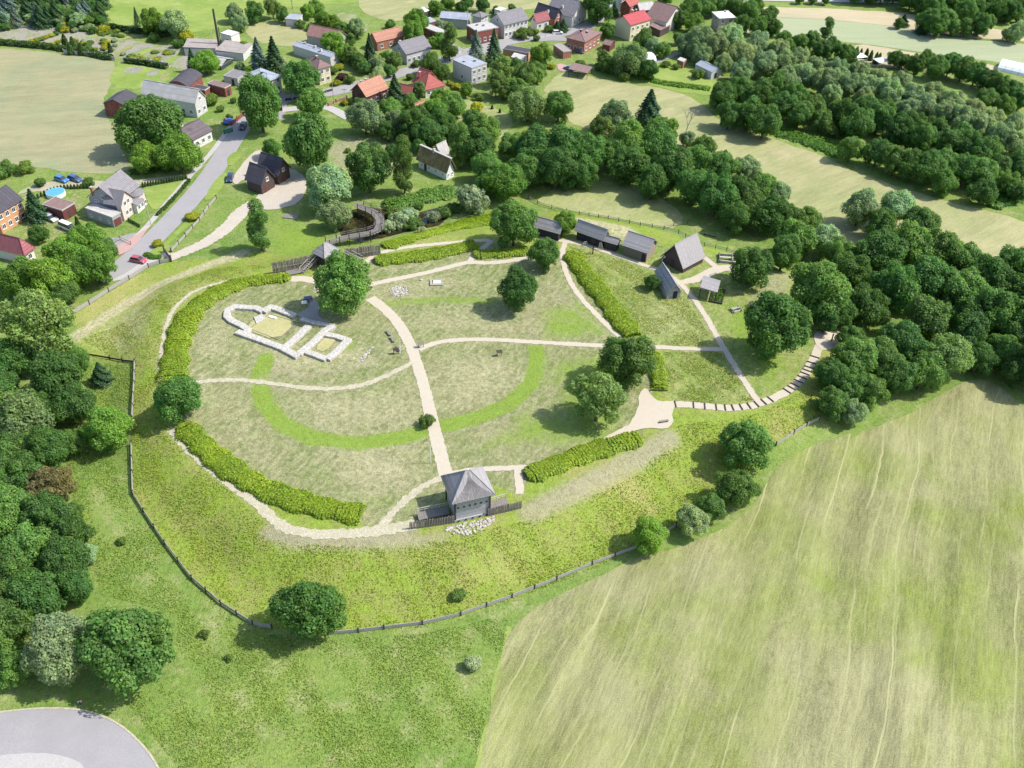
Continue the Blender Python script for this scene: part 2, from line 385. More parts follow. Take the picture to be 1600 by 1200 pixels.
soilc = k.mix(k.ramp(nS, .4, .62), (.34,.31,.28), (.26,.25,.2)); soilc = k.mix(k.ramp(nM, .5, .64), soilc, (.2,.25,.08))
yardc = k.mix(k.ramp(nM, .42, .55), (.25,.27,.11), (.16,.23,.05)); yardc = k.mix(k.ramp(nS, .6, .7), yardc, (.34,.31,.24))
col = k.mix(sel(sA.outputs[1], .15), meadow, bankc)
col = k.mix(sel(sB.outputs[2], .2), col, inn)
col = k.mix(sel(sA.outputs[0], .12), col, lawnc)
col = k.mix(sel(sB.outputs[1], .1), col, soilc)
col = k.mix(sel(bt.outputs['Alpha'], .2), col, yardc)
col = k.mix(k.math('MULTIPLY', sel(sA.outputs[2], .4), .85), col, dryc)
col = k.mix(k.math('MULTIPLY', sel(at.outputs['Alpha'], .25), .95), col, lushc)
col = k.mix(k.math('MULTIPLY', sel(sB.outputs[0], .35), .85), col, barec)
gr = k.ramp(k.math('ADD', k.math('MULTIPLY', nS, .5), k.math('MULTIPLY', k.noise(p, 3.0, 3, .85), .5)), .38, .64)
col = k.mix(gr, k.mix(1.0, col, (.58,.60,.54), 'MULTIPLY'), k.mix(1.0, col, (1.3,1.3,1.25), 'MULTIPLY'))
k.bump(k.math('ADD', nF, nS), .18)
GM = k.done(col, .95)
gm = np_mesh('ground', V, Q, GM, {'za': ('POINT', zap.reshape(-1, 4)), 'zb': ('POINT', zbp.reshape(-1, 4))}, smooth=True)
gobj = link('ground', gm); gobj['kind'] = 'structure'

def resample(pts, step, closed):
    out = []; n = len(pts)
    for i in range(n if closed else n-1):
        a, b = Vector(pts[i][:2]), Vector(pts[(i+1) % n][:2]); m = max(1, int((b-a).length/step))
        for j in range(m): out.append(a.lerp(b, j/m))
    if not closed: out.append(Vector(pts[-1][:2]))
    return out
def smooth_line(pts, closed=False, it=2):
    for _ in range(it):
        q = []; n = len(pts)
        if not closed: q.append(pts[0])
        for i in range(n if closed else n-1):
            a, b = pts[i], pts[(i+1) % n]
            q += [(a[0]*.75+b[0]*.25, a[1]*.75+b[1]*.25), (a[0]*.25+b[0]*.75, a[1]*.25+b[1]*.75)]
        if not closed: q.append(pts[-1])
        pts = q
    return pts
_lift = [0]
def sheet(name, px, mat, lift=.05, step=2.5, jit=.25, smooth=1, kind='structure', grid=None, world=False, parent=None):
    """a ground surface draped on the terrain inside an outline"""
    rn = random.Random(len(px)*7+int(px[0][0]))
    w0 = [tuple(q[:2]) for q in (px if world else wpoly(px))]
    w0 = smooth_line(w0, True, smooth); b = resample(w0, step, True)
    b = [Vector((q.x+rn.uniform(-jit, jit), q.y+rn.uniform(-jit, jit))) for q in b]
    xs_ = [q.x for q in b]; ys_ = [q.y for q in b]; g = grid or step*1.6
    Xg, Yg = np.meshgrid(np.arange(min(xs_)+g/2, max(xs_), g), np.arange(min(ys_)+g/2, max(ys_), g))
    Xg = Xg.ravel(); Yg = Yg.ravel(); d = sdf([(q.x, q.y) for q in b], Xg, Yg); keep = d > g*.45
    pts = list(b)+[Vector((x, y)) for x, y in zip(Xg[keep], Yg[keep])]
    n = len(b); r = delaunay_2d_cdt(pts, [(i, (i+1) % n) for i in range(n)], [], 1, 1e-4)
    _lift[0] += 1; z = lift+_lift[0]*.0004
    m = bpy.data.meshes.new(name); m.from_pydata([(q.x, q.y, H(q.x, q.y)+z) for q in r[0]], [], r[2]); m.materials.append(mat); m.update()
    if m.polygons and sum(p_.normal.z for p_ in m.polygons) < 0: m.flip_normals()
    for p_ in m.polygons: p_.use_smooth = True
    o = link(name, m, parent); 
    if not parent: o['kind'] = kind
    return o
def ribbon(name, px, width, mat, lift=.04, jit=.13, step=.45, it=2, world=False, parent=None):
    rn = random.Random(int(px[0][0])*3+int(px[0][1]))
    c = smooth_line([tuple(q[:2]) for q in (px if world else wpoly(px))], False, it); c = resample(c, step, False)
    v = []; f = []; _lift[0] += 1; z = lift+_lift[0]*.0004; K = 5
    for i, q in enumerate(c):
        t = (c[min(i+1, len(c)-1)]-c[max(i-1, 0)]).normalized(); nrm = Vector((-t.y, t.x)); wd = width(i/len(c)) if callable(width) else width
        a = wd/2+rn.uniform(-jit, jit); b = wd/2+rn.uniform(-jit, jit)
        for j in range(K):
            s_ = -a+(a+b)*j/(K-1); x, y = q.x+nrm.x*s_, q.y+nrm.y*s_; v.append((x, y, H(x, y)+z))
        if i: 
            for j in range(K-1): f.append(((i-1)*K+j, (i-1)*K+j+1, i*K+j+1, i*K+j))
    m = bpy.data.meshes.new(name); m.from_pydata(v, [], f); m.materials.append(mat); m.update()
    if sum(p_.normal.z for p_ in m.polygons) < 0: m.flip_normals()
    for p_ in m.polygons: p_.use_smooth = True
    o = link(name, m, parent)
    if not parent: o['kind'] = 'structure'
    return o
# ---- fields
M_mown = fieldmat('mown_hay', (.265,.26,.13), (.235,.24,.10), (.18,.215,.05), .02, .40, 7, 3.0, .95, (.44,.64), tracks=6.5)
M_wheat = fieldmat('ripening_grain', (.285,.265,.15), (.25,.25,.135), (.205,.24,.135), .022, 1.35, 7, 1.5, .4, (.5,.68))
M_strip = fieldmat('dry_cut_grass', (.32,.30,.155), (.25,.265,.115), (.38,.33,.20), .03, .9, 7, 1.6, .45)
M_far = fieldmat('pale_green_crop', (.30,.325,.20), (.27,.31,.175), (.34,.33,.22), .016, 1.45, 12, .8, .2)
M_tan = fieldmat('tan_stubble', (.43,.36,.24), (.38,.33,.21), (.34,.335,.19), .02, 1.5, 10, 1, .25)
M_lime = fieldmat('bright_meadow', (.235,.29,.075), (.165,.24,.045), (.31,.32,.13), .06, 1.4, 3, 1.2, .3)
M_pad = fieldmat('paddock_turf', (.235,.275,.09), (.29,.295,.14), (.17,.235,.05), .05, .6, 3, 1.8, .4)
sheet('mown_field', [(738,1290),(748,1190),(765,1110),(780,1040),(795,980),(850,940),(935,900),(1000,868),(1060,855),(1120,832),(1170,800),(1205,740),(1245,705),(1320,680),(1420,650),(1480,610),(1525,590),(1560,600),(1600,640),(1800,700),(2300,1100),(1900,1500)], M_mown, .04, 3, .3)
sheet('meadow', [(745,1290),(755,1190),(772,1110),(787,1040),(802,985),(790,975),(778,1040),(765,1100),(745,1190),(728,1290)], M_lime, .03, 2, .4)
sheet('grain_field', [(-260,60),(-100,68),(0,76),(60,80),(120,87),(178,95),(180,103),(172,135),(160,158),(168,185),(190,225),(205,262),(196,268),(160,272),(100,268),(0,254),(-200,235)], M_wheat, .04, 3, .5)
sheet('garden_plot', [(180,97),(230,104),(270,112),(262,128),(225,140),(168,137)], M_lime, .04, 1.5, .3)
sheet('cut_strip', [(868,112),(920,118),(985,132),(1040,138),(1075,150),(1102,168),(1125,190),(1180,208),(1230,225),(1290,246),(1340,272),(1420,298),(1500,320),(1600,345),(1760,390),(1800,470),(1620,425),(1530,425),(1480,425),(1400,415),(1330,395),(1262,375),(1220,340),(1200,300),(1160,275),(1100,260),(1060,245),(1000,225),(950,210),(880,190),(845,150)], M_strip, .04, 3, .5)
sheet('crop_field', [(1130,22),(1250,24),(1390,30),(1420,45),(1500,60),(1600,70),(1800,80),(1800,140),(1600,103),(1500,90),(1400,76),(1330,66),(1200,55),(1130,50)], M_far, .04, 5, .5)
sheet('stubble_field', [(1180,10),(1300,14),(1440,22),(1520,40),(1600,52),(1720,62),(1720,70),(1600,66),(1500,58),(1400,42),(1300,30),(1200,26),(1150,22)], M_tan, .09, 4, .5)
sheet('stubble_strip', [(1330,66),(1400,78),(1480,90),(1560,103),(1590,112),(1500,112),(1400,108),(1325,98)], M_tan, .09, 3, .5)
sheet('far_meadow', [(150,45),(165,12),(180,-20),(640,-60),(700,-30),(560,5),(470,10),(400,15),(360,40),(300,52),(220,52)], M_lime, .03, 4, .5)
sheet('far_field', [(560,-5),(720,-60),(900,-60),(960,-20),(830,20),(730,12),(680,10),(640,30),(600,35),(560,15)], M_strip, .05, 4, .5)
sheet('farther_field', [(1140,-90),(1900,-90),(1900,-5),(1600,-8),(1180,2)], M_lime, .03, 8, .5)
sheet('rough_plot', [(378,45),(420,30),(470,40),(484,60),(480,74),(440,72),(400,66)], M_strip, .05, 2, .4)
sheet('kitchen_garden', [(508,25),(545,18),(580,38),(570,52),(530,42)], fieldmat('garden_rows', (.30,.27,.19), (.17,.22,.07), (.24,.24,.12), .1, .9, 9, 3, .6), .05, 1.5, .3)
sheet('paddock', [(838,312),(870,292),(930,282),(1000,290),(1050,320),(1075,345),(1040,358),(980,345),(900,332),(850,322)], M_pad, .05, 2, .3)
sheet('orchard_lawn', [(712,150),(760,165),(800,180),(800,205),(760,225),(730,200),(700,170)], M_pad, .05, 2, .4)
sheet('back_lawn', [(990,105),(1050,90),(1075,100),(1100,122),(1180,140),(1160,150),(1080,148),(1000,130)], M_lime, .05, 2, .4)
M_bed = fieldmat('planting_bed', (.20,.22,.08), (.27,.27,.11), (.13,.19,.06), .2, .5, 5, 3, .7)
M_bed2 = fieldmat('grey_bed', (.27,.26,.22), (.21,.22,.15), (.16,.20,.09), .2, .5, 5, 3, .6)
sheet('vegetable_bed', [(188,112),(205,104),(228,105),(212,116)], M_bed2, .06, 1.5, .2); sheet('vegetable_bed', [(225,118),(240,108),(252,110),(240,121)], M_bed2, .06, 1.5, .2); sheet('vegetable_bed', [(246,124),(258,112),(266,114),(258,127)], M_bed, .06, 1.5, .2)
for i_, (x_, y_) in enumerate([(185,84),(200,86),(216,88),(232,90),(250,92),(268,94)]):
    ribbon('planting_bed', [(x_-8, y_+6), (x_+6, y_-4), (x_+20, y_-12)], 2.6, (M_bed, M_bed2, M_lime)[i_ % 3], .06, .3)
for i_, (x_, y_) in enumerate([(150,56),(165,60),(185,62),(205,58)]): ribbon('planting_bed', [(x_-14, y_+3), (x_+4, y_-1), (x_+24, y_-6)], 2.8, (M_lime, M_bed)[i_ % 2], .06, .3)
# ---- paths
k = NT('path_gravel'); p = k.pos(); n1 = k.noise(p, .8, 4); n2 = k.noise(p, 6, 3, .8)
col = k.mix(k.ramp(n1, .35, .7), (.54,.475,.375), (.46,.41,.315)); col = k.mix(k.ramp(n2, .4, .75), tuple(x*.8 for x in (.49,.435,.345)), col)
k.bump(n2, .03); M_path = k.done(col, .95)
k = NT('worn_path'); p = k.pos(); n1 = k.noise(p, .9, 5, .7); n2 = k.noise(p, 5, 3, .8)
col = k.mix(k.ramp(n1, .42, .62), (.53,.475,.36), (.41,.375,.265)); col = k.mix(k.ramp(n2, .42, .62), tuple(x*.78 for x in (.38,.36,.25)), col)
k.bump(n2, .04); M_worn = k.done(col, .95)
k = NT('asphalt'); p = k.pos(); n1 = k.noise(p, .25, 5, .7); n2 = k.noise(p, 7, 2, .8); n3 = k.noise(k.scalev(p, (1, .15, 1), .5), .5, 3)
col = k.mix(k.ramp(n1, .35, .65), (.34,.325,.32), (.285,.275,.275)); col = k.mix(k.ramp(n3, .5, .75), col, (.30,.295,.30)); col = k.mix(k.ramp(n2, .3, .7), tuple(x*.85 for x in (.28,.27,.28)), col)
M_asph = k.done(col, .9)
M_pave = simple('pavement_slabs', (.42,.40,.385), .1, .6)
M_redpave = simple('red_paving', (.45,.29,.27), .12, 1.2)
M_greypave = simple('grey_paving', (.30,.29,.28), .15, 1.0)
M_gravel = simple('pale_gravel', (.46,.41,.34), .1, .35)
ribbon('path', [(697,745),(690,715),(682,685),(672,645),(662,600),(652,570),(642,540),(625,508),(606,486),(578,466)], lambda t: 2.7-.3*math.sin(t*3), M_path)
ribbon('path', [(300,598),(350,593),(405,596),(455,604),(510,609),(560,604),(600,590),(645,567)], 1.25, M_worn, jit=.25)
ribbon('path', [(655,547),(672,538),(700,532),(760,530),(860,536),(950,541),(1020,542),(1070,545),(1128,546)], 1.35, M_path)
ribbon('path', [(560,449),(600,440),(660,428),(700,418),(732,409),(770,412),(832,402)], 1.6, M_path)
ribbon('path', [(566,418),(580,400),(600,393),(650,384),(700,380),(757,375),(770,378)], 1.3, M_path)
ribbon('path', [(768,377),(755,388),(742,398),(733,410)], 1.4, M_path)
ribbon('path', [(884,376),(879,392),(879,410),(890,440),(908,467),(940,500),(968,527)], 1.3, M_path)
ribbon('path', [(846,372),(885,377),(910,382),(940,391),(975,403),(1010,416),(1040,425),(1062,442),(1082,463),(1105,498),(1128,540),(1150,575),(1172,610),(1184,627)], 1.35, M_path)
sheet('path_clearing', [(998,616),(1010,604),(1018,620),(1030,628),(1048,626),(1056,633),(1050,645),(1052,662),(1040,672),(1010,668),(985,676),(970,680),(985,660),(997,640)], M_path, .09, 1, .12)
ribbon('path', [(985,668),(960,682),(920,700),(880,715),(845,727),(812,731),(770,732),(730,736),(695,743)], lambda t: 1.9-.7*math.sin(t*2.6), M_path)
steps_path = ribbon('path', [(1040,632),(1075,632),(1110,636),(1150,638),(1185,632),(1215,620),(1240,605),(1258,585),(1272,560),(1280,542),(1286,530)], 1.9, M_path)
sheet('path_clearing', [(1270,520),(1290,516),(1318,522),(1316,545),(1295,547),(1278,548)], M_path, .09, 1, .15)
ribbon('path', [(266,672),(300,708),(340,740),(380,770),(410,795),(432,818),(460,831),(500,836),(560,834),(610,826),(650,820)], lambda t: 1.5+.9*t, M_worn, jit=.3)
ribbon('path', [(697,745),(665,757),(640,775),(618,797),(600,818),(585,832)], 1.4, M_worn, jit=.3)
ribbon('path', [(808,732),(811,750),(812,772)], 1.5, M_path)
ribbon('path', [(251,600),(251,570),(254,530),(262,500),(275,478),(300,456),(335,444),(365,437)], .9, M_worn, jit=.18)
ribbon('path', [(1062,442),(1090,437),(1110,425),(1130,418),(1150,420),(1175,420)], lambda t: 1.6+1.3*math.sin(t*3), M_path)
ribbon('path', [(1100,402),(1112,412),(1125,421)], 1.6, M_path)
ribbon('path', [(496,455),(520,450),(560,449)], 1.6, M_worn)
ribbon('path', [(455,436),(475,436),(500,440),(498,452)], 2.4, M_path)
# ---- road, pavements, yards
ribbon('pavement', [(302,270),(330,240),(350,212),(366,190)], 1.5, M_pave, .13, .03)
ribbon('road', [(150,437),(195,415),(235,378),(268,345),(300,310),(325,280),(345,250),(362,222),(378,196),(398,175),(425,160),(470,150),(520,144),(560,134),(600,122),(640,110),(690,96),(760,72),(830,58),(880,52),(920,42),(950,15),(960,-20)], lambda t: 6.2, M_asph, .06, .05, 1.5)
ribbon('pavement', [(212,372),(232,352),(255,325),(285,290),(300,272),(315,258)], 1.6, M_pave, .13, .03)
sheet('road_shoulder', [(165,432),(205,403),(240,392),(270,395),(258,402),(215,424),(180,442)], M_pave, .05, 1.2, .1)
sheet('paved_verge', [(170,392),(210,370),(238,352),(228,362),(210,388),(183,402)], M_redpave, .14, 1.2, .05)
sheet('driveway', [(172,375),(215,362),(222,370),(206,386),(185,392),(165,385),(130,372),(140,358)], M_greypave, .05, 1.2, .05)
sheet('gravel_yard', [(374,262),(395,238),(412,234),(408,250),(395,262),(384,278),(384,292),(408,298),(398,312),(390,322),(410,328),(440,327),(466,318),(478,300),(480,278),(455,262),(430,270),(380,280),(368,290),(362,280)], M_gravel, .08, 1.5, .2)
ribbon('gravel_track', [(262,404),(300,390),(330,375),(360,352),(378,330),(400,318)], lambda t: 3.0+2.0*t, M_gravel, .07, .25)
sheet('road_island', [(355,248),(362,240),(372,236),(378,240),(372,252),(362,260),(355,258)], M_lime, .10, 1, .05)
sheet('road_verge', [(318,312),(330,290),(348,270),(355,272),(350,290),(335,308),(325,314)], M_lime, .10, 1, .1)
sheet('road_verge', [(232,396),(240,388),(256,382),(290,345),(305,335),(312,338),(290,358),(262,385),(250,402),(238,402)], M_lime, .10, 1, .1)
sheet('front_lawn', [(222,288),(288,280),(285,292),(258,322),(240,330),(230,316)], M_lime, .06, 1, .05)
sheet('field_track', [(20,305),(60,285),(110,283),(200,283),(290,272),(300,276),(220,290),(110,296),(50,300)], fieldmat('dusty_track', (.36,.33,.26), (.29,.29,.18), (.40,.36,.29), .1, 0, 1, 2, .3), .05, 1.5, .2)
sheet('forecourt', [(430,135),(450,150),(445,185),(434,190),(428,170)], M_greypave, .06, 1.5, .1)
ribbon('side_street', [(440,172),(480,168),(512,166),(545,185)], 3.5, M_pave, .08, .05)
ribbon('track', [(1000,108),(1030,95),(1060,84),(1085,72)], 2.4, M_greypave, .08, .3)
ribbon('street', [(700,70),(740,88),(800,72)], 3.5, M_greypave, .07, .1)
ribbon('street', [(840,62),(860,60),(900,62)], 5, M_greypave, .10, .1)
ribbon('far_road', [(1100,-3),(1300,2),(1450,4),(1700,-12)], 4, M_pave, .15, .05, 4)
sheet('driveway', [(870,98),(893,104),(900,112),(872,112)], M_redpave, .08, 1, .1)
# turning circle at the lower left
circ = [(-260,1200),(-120,1140),(-50,1120),(20,1110),(80,1106),(130,1109),(175,1124),(210,1150),(240,1185),(262,1230),(270,1300),(250,1400),(-300,1400)]
sheet('turning_circle', circ, M_asph, .05, 1.5, .05)
sheet('grass_island', [(-60,1300),(60,1240),(135,1204),(160,1204),(150,1240),(60,1330),(-60,1330)], M_lime, .14, 1.5, .1)
sheet('centre_paving', [(-80,1195),(0,1180),(60,1176),(105,1182),(135,1197),(120,1215),(20,1260),(-80,1280)], M_pave, .07, 1, .05)
ribbon('kerb', circ[1:10], .3, M_worn, .10, .03)
# pond
k = NT('pond_water'); k.b.inputs['Specular IOR Level'].default_value = .5; n = k.noise(k.pos(), 1.5, 3); k.bump(n, .015)
M_water = k.done(k.mix(k.ramp(k.noise(k.pos(), .5, 4), .45, .6), (.018,.018,.010), (.055,.045,.016)), .08)
pw = smooth_line([(q[0], q[1]) for q in POND], True, 1)
m = MB(); m.add([(x, y, -.45) for x, y in pw], [tuple(range(len(pw)))]); o = m.build('pond', M_water)
if o.data.polygons[0].normal.z < 0: o.data.flip_normals()
o['kind'] = 'structure'
# timber step edges laid across the curving path
M_wood = simple('weathered_timber', (.24,.22,.20), .25, 1.2)
M_dark = simple('dark_timber', (.075,.062,.055), .25, 1.5)
sw = smooth_line([tuple(G(x, y)[:2]) for x, y in [(1040,632),(1075,632),(1110,636),(1150,638),(1185,632),(1215,620),(1240,605),(1258,585),(1272,560),(1280,542)]], False, 2)
sw = resample(sw, .25, False); cum = 0
def step_at(frac, parent, line, wd=1.9):
    i = int(frac*(len(line)-2)); a, b = line[i], line[i+1]; t = (b-a).normalized(); nn = Vector((-t.y, t.x)); c = a
    e = MB(); p0 = c-nn*wd/2; p1 = c+nn*wd/2
    e.beam((p0.x, p0.y, H(p0.x, p0.y)+.16), (p1.x, p1.y, H(p1.x, p1.y)+.16), .2, .16); e.build('step', M_dark, parent)
for q in [.045,.12,.165,.21,.25,.29,.33,.37,.41,.45,.49]: step_at(q, steps_path, sw)
for q in [.60,.635,.665,.70,.735,.77,.80,.83,.87,.92]: step_at(q, steps_path, sw, 2.1)
# ------------------------------------------------------------------ foliage
LEAF = leafmat(); rg = np.random.default_rng(5)
M_bark = simple('bark', (.13,.105,.08), .3, 3); M_birch = simple('pale_bark', (.38,.36,.33), .3, 3)
def unit(v): return v/np.maximum(1e-9, np.linalg.norm(v, axis=1, keepdims=True))
def leaf_quads(c, n, size, asp=1.5):
    """a leaf sheet at every centre c facing n"""
    N = len(c); a = unit(np.cross(n, rg.normal(size=(N, 3)))); b = np.cross(n, a)
    s = (size*rg.uniform(.6, 1.35, N))[:, None]; a = a*s*asp*.5; b = b*s*.5; bend = n*s*.18
    V = np.stack([c-a-bend*.6, c-b*1.1+bend*.4, c+a-bend*.6, c+b*1.1+bend*.4], 1).reshape(-1, 3)
    Q = np.arange(4*N).reshape(-1, 4); return V, Q
def leaf_mesh(name, c, n, size, rnd=None):
    V, Q = leaf_quads(c, n, size); N = len(c)
    r = rnd if rnd is not None else rg.uniform(0, 1, N)
    return np_mesh(name, V, Q, LEAF, {'rnd': ('FACE', r)})
LR = {}
def lobes_crown(kind, nleaf, seed):
    r = np.random.default_rng(seed)
    L = []
    if kind in ('broad', 'loose', 'bush', 'weep'):
        cz, vz, nl, lr = {'broad': (.95, .9, 95, .25), 'loose': (1.1, 1.0, 75, .22), 'bush': (.6, .6, 34, .28), 'weep': (1.0, .95, 50, .29)}[kind]
        sq = r.uniform(.85, 1.15, 2)
        for i in range(nl):
            d = unit(r.normal(size=(1, 3)))[0]; d[2] = abs(d[2])*1.0 if r.random() < .55 else d[2]
            f = r.uniform(.35, .9)
            L.append((d[0]*f*sq[0], d[1]*f*sq[1], cz+d[2]*f*vz*r.uniform(.85, 1.15), lr*r.uniform(.45, 1.35)))
        L.append((0, 0, cz, .6))
    elif kind == 'tall':
        for i in range(40):
            t = r.random(); z = .5+3.6*t; rad = .62*math.sin(math.pi*min(1, .18+.8*t))**.6; ph = r.uniform(0, 6.28)
            f = r.uniform(.5, 1); L.append((math.cos(ph)*rad*f, math.sin(ph)*rad*f, z, r.uniform(.26, .45)))
    if kind == 'cone':
        t = r.random(nleaf)**.75; tier = np.floor(t*15)/15+r.random(nleaf)*.035; rad = (1-tier)*(.95+.25*np.sin(tier*95))*r.uniform(.35, 1.03, nleaf)**.5
        ph = r.uniform(0, 6.28, nleaf); rad = rad*(1+.22*np.sin(ph*5+tier*20))
        z = .25+3.5*tier-rad*.22
        c = np.stack([np.cos(ph)*rad, np.sin(ph)*rad, z], 1); n = np.stack([np.cos(ph)*.5, np.sin(ph)*.5, np.full(nleaf, .9)], 1)
        return c, unit(n+r.normal(size=(nleaf, 3))*.35)
    if kind == 'thuja':
        t = r.random(nleaf); rad = np.minimum(1, (1-t)**.55*1.15)*r.uniform(.7, 1.05, nleaf); ph = r.uniform(0, 6.28, nleaf)
        c = np.stack([np.cos(ph)*rad, np.sin(ph)*rad, .05+4.4*t], 1); n = np.stack([np.cos(ph), np.sin(ph), np.full(nleaf, .4)], 1)
        return c, unit(n+r.normal(size=(nleaf, 3))*.4)
    L = np.array(L); wgt = L[:, 3]**2; idx = r.choice(len(L), nleaf*3, p=wgt/wgt.sum())
    d = unit(r.normal(size=(nleaf*3, 3))+np.array([0, 0, .35])); c = L[idx, :3]+d*L[idx, 3:4]*r.uniform(.72, 1.12, (nleaf*3, 1))+r.normal(size=(nleaf*3, 3))*.018
    dist = np.linalg.norm(c[:, None, :]-L[None, :, :3], axis=2)/L[None, :, 3]
    dist[np.arange(len(c)), idx] = 9
    ok = (dist.min(1) > .68) & (c[:, 2] > (.04 if kind == 'bush' else .06)); c, d = c[ok][:nleaf], d[ok][:nleaf]
    if kind == 'weep': 
        c[:, 2] -= r.uniform(0, .35, len(c))*np.linalg.norm(c[:, :2], axis=1); c[:, 2] = np.maximum(c[:, 2], .08)
    LR[kind, seed] = r.random(len(L))[idx[ok][:nleaf]]
    return c, unit(d*.85+r.normal(size=c.shape)*.36+np.array([0, 0, .25]))
KIND = {}   # name -> list of crown meshes, canonical crown centre height
for kd, nleaf, size, nv, cz in (('broad', 15000, .054, 6, 1.0), ('loose', 10000, .056, 3, 1.1), ('bush', 3600, .09, 3, .6), ('weep', 12000, .055, 2, 1.0), ('tall', 10000, .068, 3, 2.2), ('cone', 5200, .11, 3, 1.7), ('thuja', 700, .4, 2, 2.2)):
    ms = []
    for q in range(nv):
        c, n = lobes_crown(kd, nleaf, 11*q+len(kd)*101); u_ = rg.uniform(0, 1, len(c)); l_ = LR.get((kd, 11*q+len(kd)*101)); ms.append(leaf_mesh('crown', c, n, size, u_ if l_ is None else u_*.72+l_*.28))
    KIND[kd] = (ms, cz)
def trunk_mesh(kd, seed):
    r = random.Random(seed); m = MB(); top = {'broad': 1.2, 'loose': 1.5, 'bush': .5, 'weep': 1.1, 'tall': 3.4, 'cone': 3.5, 'thuja': 3.5}[kd]
    m.tube((0, 0, -.15), (.02, .01, top*.4), .075, .055, 7); m.tube((.02, .01, top*.4), (r.uniform(-.05, .05), 0, top), .055, .015, 6)
    if kd not in ('cone', 'thuja'):
        for i in range(6):
            a = i*1.05+r.uniform(0, .5); z0 = top*r.uniform(.28, .6); f = r.uniform(.4, .7)*(1 if kd != 'tall' else .5)
            m.tube((0, 0, z0), (math.cos(a)*f, math.sin(a)*f, z0+r.uniform(.25, .6)*top*.7), .035, .01, 5)
    return m.mesh('trunk', M_bark)
TRUNK = {kd: [trunk_mesh(kd, i) for i in range(2)] for kd in KIND}
CT = {  # type: (crown form, colour, words, name, category)
 'D': ('broad', (.084,.190,.045), 'dark green', 'broadleaf_tree', 'tree'),
 'M': ('broad', (.122,.240,.058), 'mid green', 'broadleaf_tree', 'tree'),
 'L': ('broad', (.15,.285,.045), 'bright green', 'broadleaf_tree', 'tree'),
 'Y': ('bush', (.30,.33,.03), 'yellow', 'shrub', 'shrub'),
 'G': ('bush', (.13,.225,.055), 'green', 'shrub', 'shrub'),
 'O': ('loose', (.165,.26,.080), 'light green', 'loose_tree', 'tree'),
 'W': ('broad', (.24,.345,.19), 'grey-green', 'willow_tree', 'tree'),
 'V': ('weep', (.18,.275,.11), 'pale green', 'weeping_tree', 'tree'),
 'S': ('bush', (.29,.37,.25), 'silvery', 'willow_bush', 'shrub'),
 'T': ('tall', (.11,.21,.05), 'tall green', 'tall_tree', 'tree'),
 'C': ('cone', (.06,.13,.06), 'dark', 'spruce_tree', 'tree'),
 'B': ('cone', (.15,.235,.235), 'blue-grey', 'spruce_tree', 'tree'),
 'H': ('thuja', (.06,.125,.03), 'narrow dark', 'thuja', 'shrub'),
 'R': ('bush', (.06,.025,.04), 'purple-leaved', 'shrub', 'shrub'),
 'A': ('loose', (.17,.15,.06), 'brownish', 'loose_tree', 'tree')}
tr = random.Random(3)
def tree(px, py, rp, t, label, group=None, hs=1.0, name=None, cat=None):
    kd, colr, words, nm, ct = CT[t]; ms, cz = KIND[kd]; s = 5.0
    z_b = 0
    for _ in range(6):
        P = G(px, py, cz*s*hs); s = rp*depth(P)/FPX
    o = empty(name or nm, (P.x, P.y, H(P.x, P.y)), tr.uniform(0, 6.28), label, cat or ct, group)
    k1 = tr.randrange(len(ms)); c = link('crown', ms[k1], o); c.scale = (s*tr.uniform(.93, 1.07), s*tr.uniform(.93, 1.07), s*hs)
    v = tr.uniform(.8, 1.25); h = tr.uniform(-.07, .08)
    c.color = (colr[0]*v*(1+h), colr[1]*v, colr[2]*v*(1-h), 1)
    tk = link('trunk', TRUNK[kd][tr.randrange(2)], o); tk.scale = (s, s, s*hs)
    return o
_o = 'first second third fourth fifth sixth seventh eighth ninth tenth eleventh twelfth thirteenth fourteenth fifteenth sixteenth seventeenth eighteenth nineteenth twentieth'.split()
ORD = _o+['twenty-'+q for q in _o[:9]]+['thirtieth']+['thirty-'+q for q in _o[:9]]+['fortieth']+['forty-'+q for q in _o[:9]]+['fiftieth']+['fifty-'+q for q in _o[:9]]+['sixtieth']+['sixty-'+q for q in _o[:9]]
def grove(group, where, rows):
    """rows: (x, y, radius, type[, height factor]); same-type trees of one grove share a label"""
    rows = sorted(rows, key=lambda q: q[0]); cnt = {}; num = {}
    for q in rows: cnt[q[3]] = cnt.get(q[3], 0)+1
    for q in rows:
        num[q[3]] = num.get(q[3], 0)+1; x, y, r, t = q[:4]; hs = q[4] if len(q) > 4 else tr.uniform(.98, 1.16)
        kd, _, words, nm, ct = CT[t]; noun = {'shrub': 'shrub', 'thuja': 'thuja', 'spruce_tree': 'spruce', 'willow_bush': 'willow bush', 'willow_tree': 'willow'}.get(nm, nm.replace('_', ' ').replace('broadleaf tree', 'leafy tree'))
        if words == 'tall green': noun = 'slender tree'
        od = ''
        if 1 < cnt[t] <= 69: od = ', %s from the left' % ORD[num[t]-1] if num[t] < cnt[t] else ', furthest right of them'
        tree(x, y, r, t, '%s %s %s%s' % (words, noun, where, od), group, hs)
